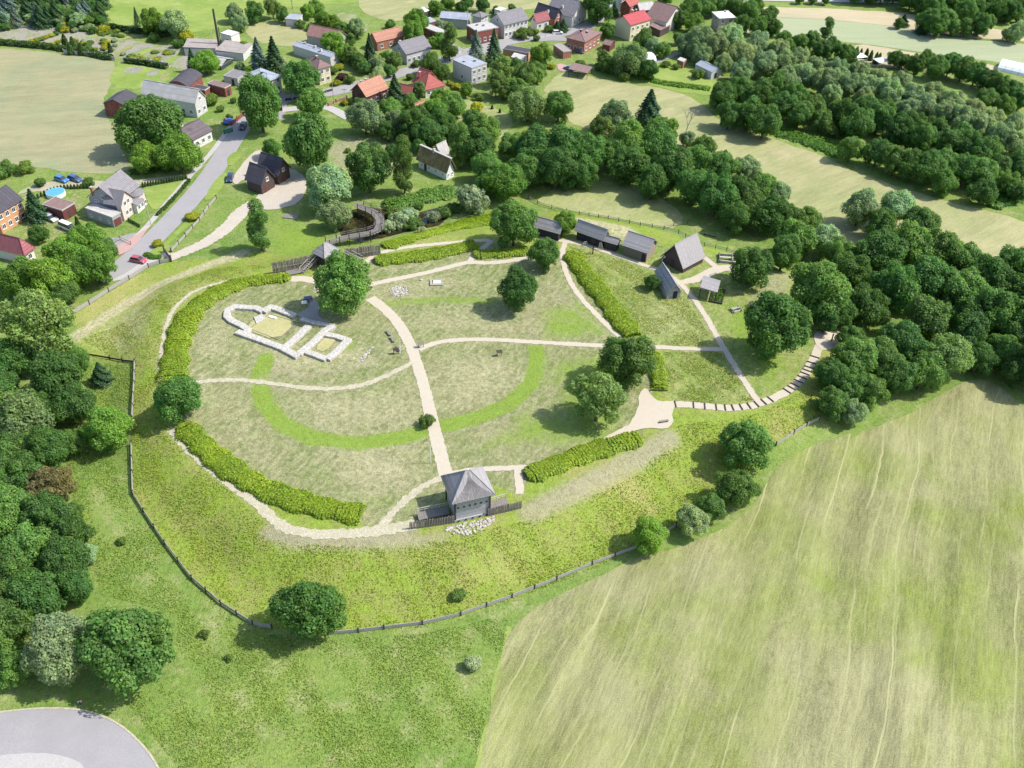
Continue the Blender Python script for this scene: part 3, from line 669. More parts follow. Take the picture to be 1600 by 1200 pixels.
# --- single trees that stand out
for q in [
 (480,952,53,'D','round dark tree on the bottom fence line',1.05), (535,442,45,'M','big tree beside the dug-out church foundations, in front of the wooden gate',1.15),
 (278,622,39,'D','round dark tree where the left hedge breaks, by the rampart path'), (980,565,42,'M','larger round tree right of the lawn, over the path crossing',1.1),
 (935,623,42,'O','loose pale-tipped tree below the path crossing, left of the sandy clearing'), (810,452,31,'D','dark oval tree standing alone on the upper lawn',1.25),
 (852,396,25,'D','small round tree between the two hedges by the first shed',1.1), (803,350,34,'D','dense dark tree at the top end of the inner path',1.15),
 (885,347,17,'L','bright young tree between the first two wooden sheds',1.25), (1214,512,53,'D','very large dark tree right of the village path',1.05),
 (1175,416,33,'D','dark tree beside the log foundation frame'), (1280,452,50,'M','big sunlit tree at the edge of the right-hand wood'),
 (1165,697,43,'M','largest bushy tree on the lower right bank'), (1150,763,33,'M','middle bushy tree on the lower right bank'),
 (1112,792,24,'M','upper of the two small joined trees by the lower right fence'), (1082,815,26,'W','lower of the two small joined trees by the lower right fence'),
 (1015,836,31,'L','bright green bush tree at the end of the bottom fence'), (168,668,38,'L','bright leafy tree overhanging the left fence'),
 (157,583,18,'C','small dark conifer by the left fence corner',.6), (403,352,21,'T','slender leafy tree standing alone between car park and palisade',1.0),
 (510,292,38,'W','large pale willow beside the footbridge'), (524,336,27,'W','lower pale willow crown hanging over the pond end of the footbridge'),
 (575,262,37,'M','large leafy tree behind the footbridge bend',1.15), (570,182,27,'W','grey-green round tree on the lawn below the brick house',1.1),
 (630,258,20,'T','narrow dark-trunked tree left of the thatched cottage',1.15), (718,225,20,'T','tall tree with bare lower trunk right of the thatched cottage',.95),
 (738,312,23,'S','silvery willow bush by the reeds',1.5), (786,285,31,'L','sunlit yellow-green tree at the meadow edge above the inner path'),
 (405,160,37,'D','very dark tall chestnut at the road bend',1.35), (470,122,31,'D','dense dark tree beside the cream house'),
 (487,160,26,'M','rounded tree between the cream house and the street'), (482,222,42,'M','huge light-topped tree behind the black barn',1.3),
 (425,232,17,'D','small dark tree touching the black barn roof'), (232,192,49,'M','great round tree in front of the pale-roofed farmhouse'),
 (228,246,26,'L','left one of the two bright trees by the road'), (276,240,33,'L','right one of the two bright trees by the road'),
 (53,322,19,'C','dark spruce between the orange house and the red shed',.8), (60,366,16,'D','round dark bush above the red roof'),
 (122,352,5,'H','single pointed thuja behind the white camper',1.3), (330,156,14,'G','green garden shrub by the brick outhouse'),
 (403,88,16,'B','silver-blue spruce behind the bluish flat roof',.95), (428,90,19,'C','dark blue-green spruce right of the silver-blue spruce',.9),
 (320,97,20,'L','bright garden tree below the glasshouse'), (300,95,11,'C','dark narrow spruce left of the glasshouse',.95),
 (213,27,6,'C','thin dark spruce in the nursery',1.4), (237,33,21,'L','rounded light tree in the nursery'),
 (275,37,24,'W','grey-green tree at the nursery end'), (290,58,15,'Y','yellow conifer bush left of the brown roofs',1.0),
 (935,10,23,'D','large dark tree on the village street junction',1.2), (744,72,13,'B','blue spruce in front of the flat-roofed brick house',1.0),
 (772,75,14,'C','tall dark spruce right of the blue spruce',1.1), (617,140,15,'C','blue-green spruce between the orange and red roofs',.85),
 (702,66,16,'T','tall green conifer-like tree left of the blue spruce',.85), (578,80,13,'C','dark spruce in the garden of the grey-roofed white house',1.1),
 (825,160,26,'V','weeping tree in the middle of the orchard lawn',1.2), (873,165,26,'M','dark apple tree right of the weeping tree'),
 (744,168,10,'Y','golden yellow bush in the orchard lawn',1.3), (739,182,8,'R','purple-leaved bush beside the golden bush',1.3),
 (846,85,18,'L','bright tree behind the brown carport'), (985,90,27,'V','round weeping willow hiding a white polytunnel'),
 (1013,108,17,'D','dark bush tree right of the weeping willow'), (905,100,9,'G','small shrub beside the carport') , (1019,441,13,'D','dark bush against the steep-roofed little shed'),
 (1010,392,6,'T','climbing plant on the corner of the board-walled shed',.8), (1092,115,10,'G','dark round shrub in front of the long blue shed',1.1),
 (1480,560,38,'O','yellowish tree at the edge of the right-hand wood'), (1015,170,23,'C','blue-green conifer above the dense tree belt',.7),
 (80,760,34,'A','brownish thin-leaved tree in the left-hand wood'), (25,655,50,'V','large pale weeping willow at the left edge'),
 (60,512,60,'O','wide light-topped tree below the garden maples'), (200,1015,70,'M','biggest rounded tree above the turning circle'),
 (92,1012,58,'W','pale rounded tree left of the biggest rounded tree above the turning circle')]:
    tree(q[0], q[1], q[2], q[3], q[4], None, q[5] if len(q) > 5 else 1)
tree(668,657,12,'G','small dark shrub on the edge of the broad central path', None, 1.3)
tree(738,1036,17,'S','grey-green shrub alone in the bottom meadow'); tree(718,930,13,'G','low shrub on the bank above the bottom fence')
tree(320,990,9,'G','small upper shrub in the left meadow'); tree(358,1028,7,'G','small lower shrub in the left meadow'); tree(190,846,9,'G','low bramble in the left meadow beside the wood')
tree(246,380,9,'Y','round golden bush at the lower end of the road verge', None, .9); tree(300,338,14,'Y','golden bush at the upper end of the road verge', None, .6)
tree(1040,100,7,'G','left one of the two little shrubs in the bright meadow by the long shed'); tree(1057,104,7,'G','right one of the two little shrubs in the bright meadow by the long shed')
# --- groves
grove('trees of the left-hand wood', 'in the wood down the left edge', [(14,700,34,'M'),(20,560,34,'D'),(88,588,44,'D'),(110,632,36,'D'),(60,640,34,'D'),(75,700,34,'D'),(112,690,24,'M'),(25,742,38,'M'),(10,800,44,'M'),(70,808,40,'D'),(112,838,34,'D'),(45,858,44,'M'),(100,880,40,'D'),(10,905,42,'M'),(60,930,46,'D'),(118,915,30,'D'),(10,975,44,'M'),(135,865,18,'W'),(118,560,22,'M'),(50,782,28,'M'),(0,600,30,'D'),(-30,640,50,'D'),(-30,880,50,'D'),(-20,1010,40,'M'),(20,1040,30,'M'),(115,800,16,'M'),(-40,760,50,'D')])
grove('garden maples beside the road', 'in the garden below the red roof', [(30,436,32,'L'),(75,435,34,'L'),(100,398,30,'L'),(135,380,30,'L'),(150,412,32,'L'),(118,425,28,'L'),(100,455,24,'M'),(165,395,20,'M')])
grove('bushes on the grain field edge', 'below the grain field', [(12,262,15,'G'),(40,262,13,'G'),(-10,270,18,'G'),(62,285,10,'G'),(138,284,9,'G')])
grove('trees of the middle tree belt', 'in the dense belt behind the paddock', [(745,230,30,'D'),(762,262,24,'M'),(758,205,24,'M'),(838,232,36,'D'),(822,268,30,'D'),(868,262,32,'D'),(884,232,34,'D'),(916,240,32,'D'),(910,270,24,'D'),(800,228,22,'M'),(940,205,24,'O'),(962,180,26,'W'),(985,220,34,'M'),(985,258,34,'D'),(1025,225,32,'D'),(1035,205,24,'L'),(1050,262,36,'D'),(1020,285,28,'D'),(1088,255,30,'M'),(1085,292,30,'D'),(1125,262,28,'M'),(1120,305,32,'D'),(1155,300,28,'D'),(1165,264,22,'W'),(1190,292,24,'M'),(1216,302,19,'W'),(1175,325,26,'M'),(1150,340,24,'D'),(1205,335,30,'D'),(1230,340,26,'M'),(1075,218,14,'W'),(1100,232,20,'M'),(955,240,26,'D'),(760,290,18,'D'),(820,215,18,'Y',.8)])
grove('trees of the right-hand wood', 'in the wood along the right edge', [(1225,395,30,'D'),(1245,375,30,'M'),(1262,345,24,'M'),(1290,375,26,'W'),(1312,400,30,'M'),(1345,325,28,'W'),(1400,325,28,'W'),(1375,350,26,'D'),(1330,425,34,'D'),(1375,395,38,'D'),(1425,385,38,'M'),(1470,395,36,'M'),(1505,410,32,'M'),(1440,350,26,'M'),(1400,450,40,'D'),(1350,480,36,'D'),(1455,440,40,'D'),(1500,455,40,'M'),(1545,440,36,'D'),(1585,415,32,'D'),(1600,460,36,'D'),(1560,490,40,'D'),(1600,520,34,'D'),(1450,500,44,'M'),(1410,540,36,'D'),(1375,560,34,'M'),(1400,590,30,'D'),(1445,580,34,'M'),(1510,520,34,'D'),(1530,560,26,'D'),(1570,550,32,'D'),(1340,560,34,'M'),(1330,600,26,'M'),(1300,585,28,'D'),(1300,630,26,'M'),(1360,610,28,'M'),(1335,645,22,'W'),(1290,500,20,'D'),(1315,490,24,'D'),(1510,490,30,'D'),(1590,580,26,'D'),(1640,500,50,'D'),(1650,560,50,'D'),(1630,430,40,'D'),(1330,530,22,'M'),(1270,480,26,'D')])
grove('silver willows of the long willow belt', 'in the long pale belt', [(1095,62,22,'W'),(1118,72,20,'W'),(1140,60,22,'W'),(1160,85,22,'W'),(1180,72,22,'W'),(1195,100,22,'W'),(1215,82,20,'W'),(1225,100,20,'W'),(1245,92,18,'W'),(1255,118,22,'W'),(1230,125,20,'W'),(1275,108,20,'W'),(1290,128,22,'W'),(1308,112,20,'W'),(1325,134,22,'W'),(1340,115,20,'W'),(1358,138,22,'W'),(1372,122,18,'W'),(1390,145,22,'W'),(1408,130,18,'W'),(1425,150,22,'W'),(1418,172,20,'W'),(1442,168,22,'W'),(1458,148,20,'W'),(1475,178,22,'W'),(1488,160,20,'W'),(1505,188,22,'W'),(1520,170,18,'W'),(1535,200,22,'W'),(1552,185,18,'W'),(1565,212,22,'W'),(1582,195,18,'W'),(1590,225,20,'W'),(1098,85,16,'W'),(1130,100,16,'W'),(1160,110,18,'W'),(1350,155,18,'W'),(1300,148,16,'W')])
grove('dark alders below the willow belt', 'in the dark belt below the willows', [(1128,150,22,'D'),(1140,180,22,'D'),(1160,145,22,'M'),(1172,178,26,'D'),(1190,150,24,'D'),(1195,190,26,'D'),(1215,130,20,'M'),(1222,165,22,'D'),(1240,150,20,'D'),(1250,178,22,'M'),(1270,168,20,'M'),(1282,188,18,'M'),(1318,178,24,'D'),(1340,195,26,'D'),(1352,172,22,'D'),(1375,185,24,'D'),(1385,170,18,'M'),(1405,200,24,'D'),(1428,195,22,'D'),(1440,215,24,'D'),(1462,205,22,'D'),(1480,222,24,'D'),(1505,215,22,'M'),(1525,235,24,'D'),(1548,232,20,'M'),(1330,232,20,'M',1.1),(1372,238,22,'D',1.1),(1400,250,24,'M'),(1425,258,24,'D'),(1452,262,26,'D'),(1480,258,26,'M'),(1508,265,26,'D'),(1535,270,26,'M'),(1560,262,22,'D'),(1575,285,20,'M'),(1595,258,22,'D'),(1590,300,16,'D'),(1475,285,22,'D'),(1535,300,22,'D'),(1300,205,14,'G'),(1310,170,14,'D')])
grove('trees above the willow belt', 'beyond the willow belt', [(1208,42,14,'D'),(1225,60,14,'M'),(1250,65,14,'M'),(1268,62,14,'M'),(1285,78,15,'D'),(1300,72,14,'D'),(1318,82,15,'D'),(1330,84,12,'D'),(1293,45,12,'T',.7),(1400,92,14,'D'),(1412,95,12,'D'),(1432,100,16,'D'),(1448,92,15,'D'),(1465,105,18,'D'),(1485,100,18,'D'),(1505,108,18,'D'),(1525,115,18,'D'),(1545,125,18,'D'),(1562,135,18,'D'),(1580,142,18,'D'),(1595,155,18,'D'),(1540,155,18,'M'),(1570,165,16,'M'),(1230,72,14,'G'),(1205,22,12,'M')])
grove('thujas along the far stubble strip', 'in the row on the tan stubble strip', [(1339,80,3.2,'H',1),(1346,80,2.4,'H',.8),(1354,84,3.6,'H',1),(1361,87,3.6,'H',1),(1369,91,4,'H',1),(1374,91,3.6,'H',1)])
grove('clump in the pale crop field', 'in the far pale field', [(1412,32,10,'C',.5),(1405,36,8,'D'),(1450,32,18,'D'),(1465,38,20,'D'),(1478,30,18,'M'),(1490,42,14,'M'),(1510,42,14,'T',.5),(1532,38,17,'D'),(1545,34,12,'M'),(1440,44,10,'C',.5),(1553,22,12,'G'),(1590,50,16,'W'),(1576,54,10,'W'),(1575,25,12,'G'),(1595,30,10,'G')])
grove('trees of the far forest', 'in the top right forest', [(x, 4+6*math.sin(x)+(8 if x > 1480 else 0), 17, 'D') for x in range(1425, 1620, 17)]+[(x, -14, 18, 'D') for x in range(1340, 1640, 20)]+[(1250,-2,8,'D'),(1270,-1,7,'D'),(1290,-2,8,'D')])
grove('trees behind the village houses', 'behind the topmost houses', [(1062,30,14,'D'),(1080,12,18,'D'),(1085,35,15,'L'),(1100,8,18,'M'),(1125,5,18,'M'),(1150,12,16,'M'),(1170,20,18,'D'),(1160,38,14,'D'),(1185,40,14,'D'),(1180,10,14,'M'),(1195,25,12,'M'),(1150,60,10,'M'),(1060,60,10,'M'),(1040,-5,14,'M'),(700,5,12,'M'),(730,4,11,'D'),(720,10,9,'D'),(754,8,11,'D'),(680,12,12,'L'),(775,15,8,'G'),(800,12,8,'G'),(960,14,8,'C',.8),(880,40,9,'C',.6),(870,42,8,'C',.6),(858,45,8,'G'),(817,52,12,'G'),(838,60,6,'G'),(950,48,12,'D'),(835,50,8,'G')])
grove('garden trees in the village', 'in the village gardens', [(365,20,14,'W',1.1),(375,35,14,'W'),(398,18,16,'M'),(425,12,14,'O'),(440,22,12,'M'),(480,18,12,'L'),(494,12,13,'M'),(470,38,9,'G'),(488,42,9,'G'),(505,32,14,'L'),(520,35,14,'L'),(535,45,12,'M'),(558,42,15,'W'),(548,50,10,'M'),(650,32,19,'L'),(645,52,18,'L'),(610,38,9,'G'),(520,68,18,'L',1.1),(535,80,14,'L'),(548,62,9,'T',.5),(548,85,12,'O'),(560,95,12,'M'),(570,105,11,'M'),(590,100,13,'W'),(605,92,13,'M'),(618,95,14,'O'),(590,118,14,'W'),(608,110,10,'M',1.1),(690,62,12,'M'),(678,66,9,'L'),(690,40,10,'S'),(672,100,18,'M'),(690,112,14,'M'),(650,100,8,'G'),(784,110,18,'O',1.3),(775,130,15,'O',1.3),(805,105,14,'M'),(820,120,20,'O'),(840,110,14,'M'),(800,138,16,'M'),(785,140,14,'O'),(812,140,16,'M'),(712,135,9,'Y',.8),(728,140,12,'L'),(748,152,8,'G'),(655,140,12,'O'),(663,125,9,'M'),(548,92,8,'T',.6),(534,120,12,'R',.6),(520,110,9,'G'),(545,125,9,'G'),(530,105,10,'Y',.7),(525,130,8,'Y',.7),(840,118,12,'M'),(860,104,8,'Y',.7),(942,90,12,'O'),(950,100,14,'M'),(935,104,9,'G'),(965,112,10,'G'),(1005,62,16,'M'),(1020,72,14,'W'),(1035,78,12,'M'),(1070,70,16,'W'),(1085,78,14,'W'),(382,72,8,'L'),(395,108,6,'Y'),(375,105,9,'W'),(388,112,9,'L'),(345,170,7,'G'),(365,157,6,'G',1.2),(358,183,6,'G'),(560,160,9,'M'),(543,235,5,'G'),(640,120,7,'G'),(990,112,8,'G'),(975,120,10,'G'),(1245,72,10,'G')])
grove('trees around the old cottage', 'close to the thatched cottage', [(608,170,18,'M'),(620,190,20,'W'),(605,205,16,'D'),(650,195,26,'D'),(672,210,24,'D'),(690,195,24,'D'),(705,165,22,'M'),(680,172,20,'L'),(655,180,16,'M'),(690,155,18,'L'),(655,228,12,'D'),(740,195,24,'M'),(640,160,14,'M'),(700,200,14,'M'),(540,160,9,'Y',.7),(612,238,12,'D')])
grove('shrubs by the pond', 'on the pond bank behind the footbridge', [(605,355,14,'S',1.2),(625,345,16,'S',1.2),(645,350,15,'G'),(615,335,14,'G'),(640,335,13,'S'),(675,340,12,'S',1.2),(695,332,13,'G'),(710,325,12,'G'),(660,360,8,'S'),(655,322,9,'G')])
grove('shrubs of the plant nursery', 'in the plant nursery', [(tr.uniform(-10, 158), tr.uniform(-14, 33), tr.uniform(8, 14), tr.choice('DDMCBBGDWC'), tr.choice((.5, .7, .8))) for _ in range(95)]
      +[(tr.uniform(90, 175), tr.uniform(28, 48), tr.uniform(5, 9), tr.choice('GGSYD'), .8) for _ in range(24)]
      +[(40+8*i, 68-2.4*i+tr.uniform(-2, 2), 6, 'YG'[i % 3 == 0], .6) for i in range(7)]+[(72+9*i, 71-2.6*i, 5.5, 'Y', .6) for i in range(4)]
      +[(92+tr.uniform(0, 92), 71+tr.uniform(-9, 7), tr.uniform(4, 7), tr.choice('YGGYHS'), .8) for _ in range(30)]
      +[(150+tr.uniform(0, 55), 48+tr.uniform(-5, 8), 6, tr.choice('GYG'), .5) for _ in range(10)]
      +[(185+tr.uniform(0, 90), 90+tr.uniform(-12, 3), 6, tr.choice('GYYS'), .5) for _ in range(16)]
      +[(215+tr.uniform(0, 80), 55+tr.uniform(-12, 14), 8, tr.choice('DMGYW'), .8) for _ in range(16)]
      +[(5+7*i, 42, 8, 'DG'[i % 2], .7) for i in range(2)])
grove('thuja row behind the blue pool', 'in the row behind the blue pool', [(59+i*5.2, 306-13*math.sin(min(1, i/9)*1.57)-i*.15, 2.3, 'H', .75) for i in range(17)])
grove('thuja row along the front lawn', 'in the row beyond the front lawn', [(223+i*4.2, 288.5-i*.75, 2.2, 'H', .85) for i in range(17)])
grove('thujas by the garage drive', 'in the little row beside the garage drive', [(201+i*3.2, 343+i*1.8, 1.8, 'H', .8) for i in range(6)])
grove('young thujas on the orchard lawn', 'on the bare patch of the orchard lawn', [(769,167,2.2,'H',.7),(781,173,2.2,'H',.7)])
# bare dead tree in the dry strip
P = G(1070, 212); dt = empty('dead_tree', P, 0, 'bare leafless grey tree standing in the dry strip', 'tree'); m = MB(); r = random.Random(8)
def br(p, d, L, rad, n):
    q = p+d*L; m.tube(p, q, rad, rad*.6, 5)
    if n: 
        for _ in range(3): br(q, (d+Vector((r.uniform(-.7, .7), r.uniform(-.7, .7), r.uniform(-.1, .4)))).normalized(), L*.68, rad*.6, n-1)
br(Vector((0, 0, 0)), Vector((.15, 0, 1)).normalized(), 3.4, .22, 4); m.build('trunk', M_birch, dt)
# ------------------------------------------------------------------ hedges: shrub bands cut to knee-to-chest height
def hedge(px, width, h, label, dens=70, col=(.25,.36,.035), cat='hedge', name='hedge', size=.25, closed=False, grp=None, world=False):
    c = resample(smooth_line([tuple(q[:2]) for q in wpoly(px)], closed, 2), .5, closed); n = len(c)
    pts = []; nr = []
    L = sum((c[i+1]-c[i]).length for i in range(n-1))
    w_f = width if callable(width) else (lambda t: width)
    for _ in range(int(L*((width if not callable(width) else w_f(.5))+2*h)*dens)):
        i = rg.integers(0, n-1); a, b = c[i], c[i+1]; t = (b-a).normalized(); nn = Vector((-t.y, t.x)); u = rg.uniform(-1, 1); f = i/n
        end = min(1, min(f, 1-f)*L/2.2+.25)**.5; wd = w_f(f)*.5*end*(1+.12*math.sin(i*.7)+.08*math.sin(i*.23+2))
        x, y = a.x+nn.x*u*wd+rg.normal()*.12, a.y+nn.y*u*wd+rg.normal()*.12
        prof = (1-abs(u)**4)**.5; top = h*.8*prof*(1+.05*math.sin(x*1.7)*math.cos(y*1.9))
        z = top*(1-.25*rg.random()**2) if rg.random() < .8 else top*rg.random()
        pts.append((x, y, H(x, y)+z+.05)); nr.append((nn.x*u**3+rg.normal()*.3, nn.y*u**3+rg.normal()*.3, .85))
    me = leaf_mesh(name, np.array(pts), unit(np.array(nr)), size); o = link(name, me); o.color = (*col, 1)
    return tag(o, label, cat, grp)
def hedge2(*a, **k):
    return hedge(*a, **k)
hedge([(452,435),(420,438),(385,441),(345,455),(310,478),(288,505),(277,540),(272,575),(268,600)], lambda t: 3.0+2.6*math.sin(min(1, t*1.6)*1.57), 1.25, 'long curving green hedge left of the church foundations')
hedge([(288,668),(318,700),(360,735),(410,765),(465,785),(520,798),(568,806)], 4.8, 1.3, 'long curving hedge at the lower left of the lawn')
hedge([(588,409),(640,404),(690,396),(745,383)], 4.6, 1.3, 'straight hedge between the two upper paths')
hedge([(742,400),(770,398),(800,397),(825,392)], 3.6, 1.2, 'short hedge left of the small round tree at the upper paths')
hedge([(892,398),(915,430),(940,462),(965,495),(990,528)], 5.0, 1.4, 'broad hedge running down beside the narrow straight path')
hedge([(1022,555),(1026,580),(1032,612)], 3.4, 1.3, 'short hedge right of the two round trees')
hedge([(825,745),(870,727),(920,708),(965,695),(1000,686)], 4.4, 1.3, 'hedge below the path right of the watchtower')
hedge([(600,386),(650,372),(700,358),(760,345),(778,340)], 5.5, .9, 'overgrown green bank hedge above the inner path', col=(.24,.35,.02))
hedge([(430,412),(460,410),(490,408)], 3, .5, 'low scrub strip outside the left palisade', col=(.24,.34,.02))
hedge([(296,283),(280,303),(262,322),(245,338)], .7, .9, 'low clipped hedge on the road side of the front lawn', col=(.06,.12,.025), size=.3)
hedge([(228,398),(240,404),(252,402)], 1.8, .7, 'rounded low hedge at the end of the road verge', col=(.09,.19,.03), size=.3)
hedge([(-60,64),(40,72),(90,77),(130,84),(178,94)], 3.0, 2.0, 'long dark hedge between nursery and grain field', col=(.06,.12,.03), size=.6, dens=10)
hedge([(196,98),(230,102),(262,108)], 1.5, 2.0, 'short dark hedge between nursery and kitchen plot', col=(.05,.10,.03), size=.5, dens=12)
hedge([(160,42),(200,50),(240,55)], 2.0, 2.4, 'dark hedge along the top of the nursery', col=(.04,.09,.03), size=.6, dens=9)
hedge([(205,272),(240,268),(290,262),(318,252)], 2.0, 1.4, 'wild hedge between the bright trees and the house track', col=(.08,.16,.03), size=.45, dens=14)
hedge([(735,148),(715,140),(700,130)], 1.6, 1.4, 'yellowish garden hedge beside the white flat-roofed house', col=(.22,.26,.04), size=.45, dens=12)
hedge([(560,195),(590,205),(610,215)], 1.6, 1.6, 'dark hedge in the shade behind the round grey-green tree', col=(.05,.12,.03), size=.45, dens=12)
hedge([(995,120),(1030,130),(1080,136),(1110,140)], 3.5, .9, 'rough green scrub along the top of the dry strip', col=(.12,.24,.03), size=.5, dens=9)
hedge([(1215,205),(1250,215),(1290,228),(1320,245)], 9, 1.2, 'wide nettle bank below the dark alders', col=(.09,.21,.03), size=.55, dens=7)
hedge([(1540,320),(1570,310),(1600,300)], 8, 1.2, 'nettle patch at the right end of the dark alders', col=(.09,.21,.03), size=.55, dens=7)
tag(hedge([(605,325),(640,315),(680,305),(712,300)], 7, 1.6, 'tall green reeds around the pond', col=(.13,.26,.05), size=.5, dens=10, cat='reeds', name='reeds'), kind='stuff')
# ------------------------------------------------------------------ ground cover nobody could count
def cover(name, region, n, size, col, hgt, label, cat, dens_scale=.35, thr=0.0, up=.8):
    w0 = wpoly(region); xs_ = [q[0] for q in w0]; ys_ = [q[1] for q in w0]
    x = rg.uniform(min(xs_), max(xs_), n*3); y = rg.uniform(min(ys_), max(ys_), n*3)
    ok = inside(w0, x, y); nz = np.sin(x*dens_scale+1.3*np.sin(y*dens_scale*.7))+np.sin(y*dens_scale*1.3+np.sin(x*dens_scale*.9)*1.7)+.8*np.sin(x*dens_scale*3.1+y*2.3*dens_scale)
    ok &= (nz+rg.normal(size=len(x))*.7 > thr)
    ix = np.clip((x-GX0).astype(int), 0, len(gx)-1); iy = np.clip((y-GY0).astype(int), 0, len(gy)-1)
    ok &= block[iy, ix] < .5
    x, y = x[ok][:n], y[ok][:n]; ix = np.clip(np.round(x-GX0).astype(int), 0, len(gx)-1); iy = np.clip(np.round(y-GY0).astype(int), 0, len(gy)-1)
    z = np.array([H(a, b) for a, b in zip(x, y)])+rg.uniform(.05, 1, len(x))*hgt
    nn = rg.normal(size=(len(x), 3))*.55+np.array([0, 0, up]); me = leaf_mesh(name, np.stack([x, y, z], 1), unit(nn), size, rg.uniform(.36, .66, len(x)))
    o = link(name, me); o.color = (*col, 1); return tag(o, label, cat, None, 'stuff')
block = np.zeros_like(Hm)
block = np.maximum(block, mline([(266,672),(300,708),(340,740),(380,770),(410,795),(432,818),(460,831),(500,836),(560,834),(640,826)], 3.5, .5))
block = np.maximum(block, mline([(251,600),(251,570),(254,530),(262,500),(275,478),(300,456),(335,444),(365,437)], 1.6, .3))
block = np.maximum(block, mline(STRAW, 3.6, .6)); block = np.maximum(block, bare); block = np.maximum(block, lawn)
bankpx_l = [(125,530),(200,500),(262,450),(330,420),(450,408),(360,440),(300,458),(262,490),(250,600),(262,670),(300,716),(350,760),(420,822),(470,850),(640,855),(720,835),(850,810),(1000,740),(1060,665),(1190,645),(1275,600),(1290,640),(1210,700),(1050,832),(925,890),(800,938),(660,980),(510,990),(420,980),(300,905),(210,775),(207,660),(213,567)]
cover('bank_scrub', bankpx_l, 75000, .21, (.25,.34,.045), .16, 'yellow-green scrub covering the outer bank', 'scrub', .33, .1)
cover('bank_grass', bankpx_l, 34000, .2, (.28,.295,.10), .15, 'tall dry grass on the outer bank', 'grass', .41, -.9, .4)
cover('meadow_herbs', [(215,570),(135,560),(100,700),(120,820),(160,930),(280,960),(270,1060),(200,1100),(280,1200),(740,1200),(800,960),(660,990),(510,1000),(410,990),(300,915),(200,780),(200,650)], 75000, .21, (.225,.325,.075), .14, 'lush herbs and tussocks of the lower meadow', 'meadow plants', .28, -.2, .6)
cover('tall_grass', [(890,385),(980,410),(1060,450),(1120,540),(1010,540),(985,520),(920,430)], 9000, .17, (.245,.30,.075), .12, 'long yellowish grass between the broad hedge and the village path', 'grass', .5, -.6, .5)
cover('tall_grass', [(1035,550),(1125,550),(1178,625),(1100,630),(1045,622)], 4500, .17, (.235,.295,.07), .12, 'long grass below the path steps crossing', 'grass', .5, -.6, .5)
# ------------------------------------------------------------------ buildings
WHITE = simple('white_render', (.64,.62,.57), .06, .8); CREAM = simple('cream_render', (.66,.58,.40), .06, .8); GREYR = simple('grey_render', (.36,.36,.36), .1, .8)
LGREY = simple('light_grey_render', (.52,.51,.50), .08, .8); PINKR = simple('pinkish_render', (.62,.50,.44), .08, 1); BEIGE = simple('beige_render', (.50,.41,.32), .1, .8)
ORANGE = simple('orange_render', (.55,.30,.16), .1, 1)
REDB = bricky('red_brick', (.26,.075,.055)); BRICK = bricky('pale_red_brick', (.42,.18,.13)); DARKB = bricky('dark_brick', (.14,.055,.05))
R_ORG = banded('orange_roof_tiles', (.46,.235,.165), 1, .35, .7, .15, 1.2); R_RED = banded('red_roof_tiles', (.40,.125,.11), 1, .35, .72, .12, 1.2)
R_BRIGHT = banded('bright_red_roof', (.46,.10,.11), 1, .35, .78, .1, 1.2); R_MAG = banded('wine_red_roof', (.33,.12,.13), 1, .35, .78, .1, 1.2)
R_GREY = banded('grey_roof_tiles', (.24,.225,.24), 1, .35, .75, .12, 1.2); R_DARK = banded('dark_felt_roof', (.08,.075,.09), 0, 1.0, .85, .12, .7)
R_BROWN = banded('brown_roof_tiles', (.25,.165,.155), 1, .35, .75, .14, 1.2); R_LGREY = banded('pale_sheet_roof', (.47,.455,.44), 0, 1.1, .85, .08, .6, blotch=(.38,.37,.35))
R_BLUE = banded('blue_grey_flat_roof', (.33,.36,.42), 0, 1.0, .9, .08, .6); R_PINK = banded('old_pink_tiles', (.38,.21,.18), 1, .35, .75, .2, 1)
R_OLD = banded('patched_old_tiles', (.15,.125,.135), 1, .4, .6, .3, 1.5, blotch=(.09,.08,.09)); R_WHITE = banded('white_sheet_roof', (.78,.78,.76), 0, 1.0, .92, .04, .6)
R_TAUPE = banded('taupe_felt_roof', (.33,.29,.27), 0, 1.0, .9, .1, .6)
R_SHIN = banded('grey_board_roof', (.34,.325,.33), 0, .22, .55, .3, 3); R_THATCH = banded('mossy_thatch', (.22,.165,.075), 1, .5, .9, .3, 4, blotch=(.30,.24,.12))
R_REED = banded('grey_reed_roof', (.37,.35,.35), 0, .14, .8, .2, 3)
W_LOG = banded('log_wall', (.42,.41,.42), 2, .34, .4, .25, 3); W_BOARD = banded('board_wall', (.35,.30,.22), 0, .3, .45, .25, 3); W_DARK = banded('dark_board_wall', (.105,.075,.07), 0, .25, .5, .3, 3)
W_BLACK = banded('black_board_wall', (.05,.045,.055), 0, .25, .6, .3, 3); W_MAROON = banded('maroon_board_wall', (.17,.06,.055), 0, .3, .6, .25, 3)
TRIM = simple('white_paint', (.78,.77,.74), .03); GLASS = NT('window_glass'); GLASS.b.inputs['Specular IOR Level'].default_value = .6; GLASS = GLASS.done((.035,.045,.055), .12)
CONC = simple('concrete', (.44,.42,.40), .12, 1); METAL = simple('dark_metal', (.06,.055,.06), .2, 2, .5)
def frame_mesh(w_, h_):
    m = MB(); t = .09; d = .1
    m.box(-w_/2, w_/2, -d, .02, 0, t).box(-w_/2, w_/2, -d, .02, h_-t, h_).box(-w_/2, -w_/2+t, -d, .02, t, h_-t).box(w_/2-t, w_/2, -d, .02, t, h_-t).box(-.035, .035, -d*.8, .02, t, h_-t)
    m.box(-w_/2-.08, w_/2+.08, -.16, .02, -.07, 0); return m.mesh('window', TRIM)
def pane_mesh(w_, h_): return MB().box(-w_/2+.08, w_/2-.08, -.05, .025, .08, h_-.08).mesh('pane', GLASS)
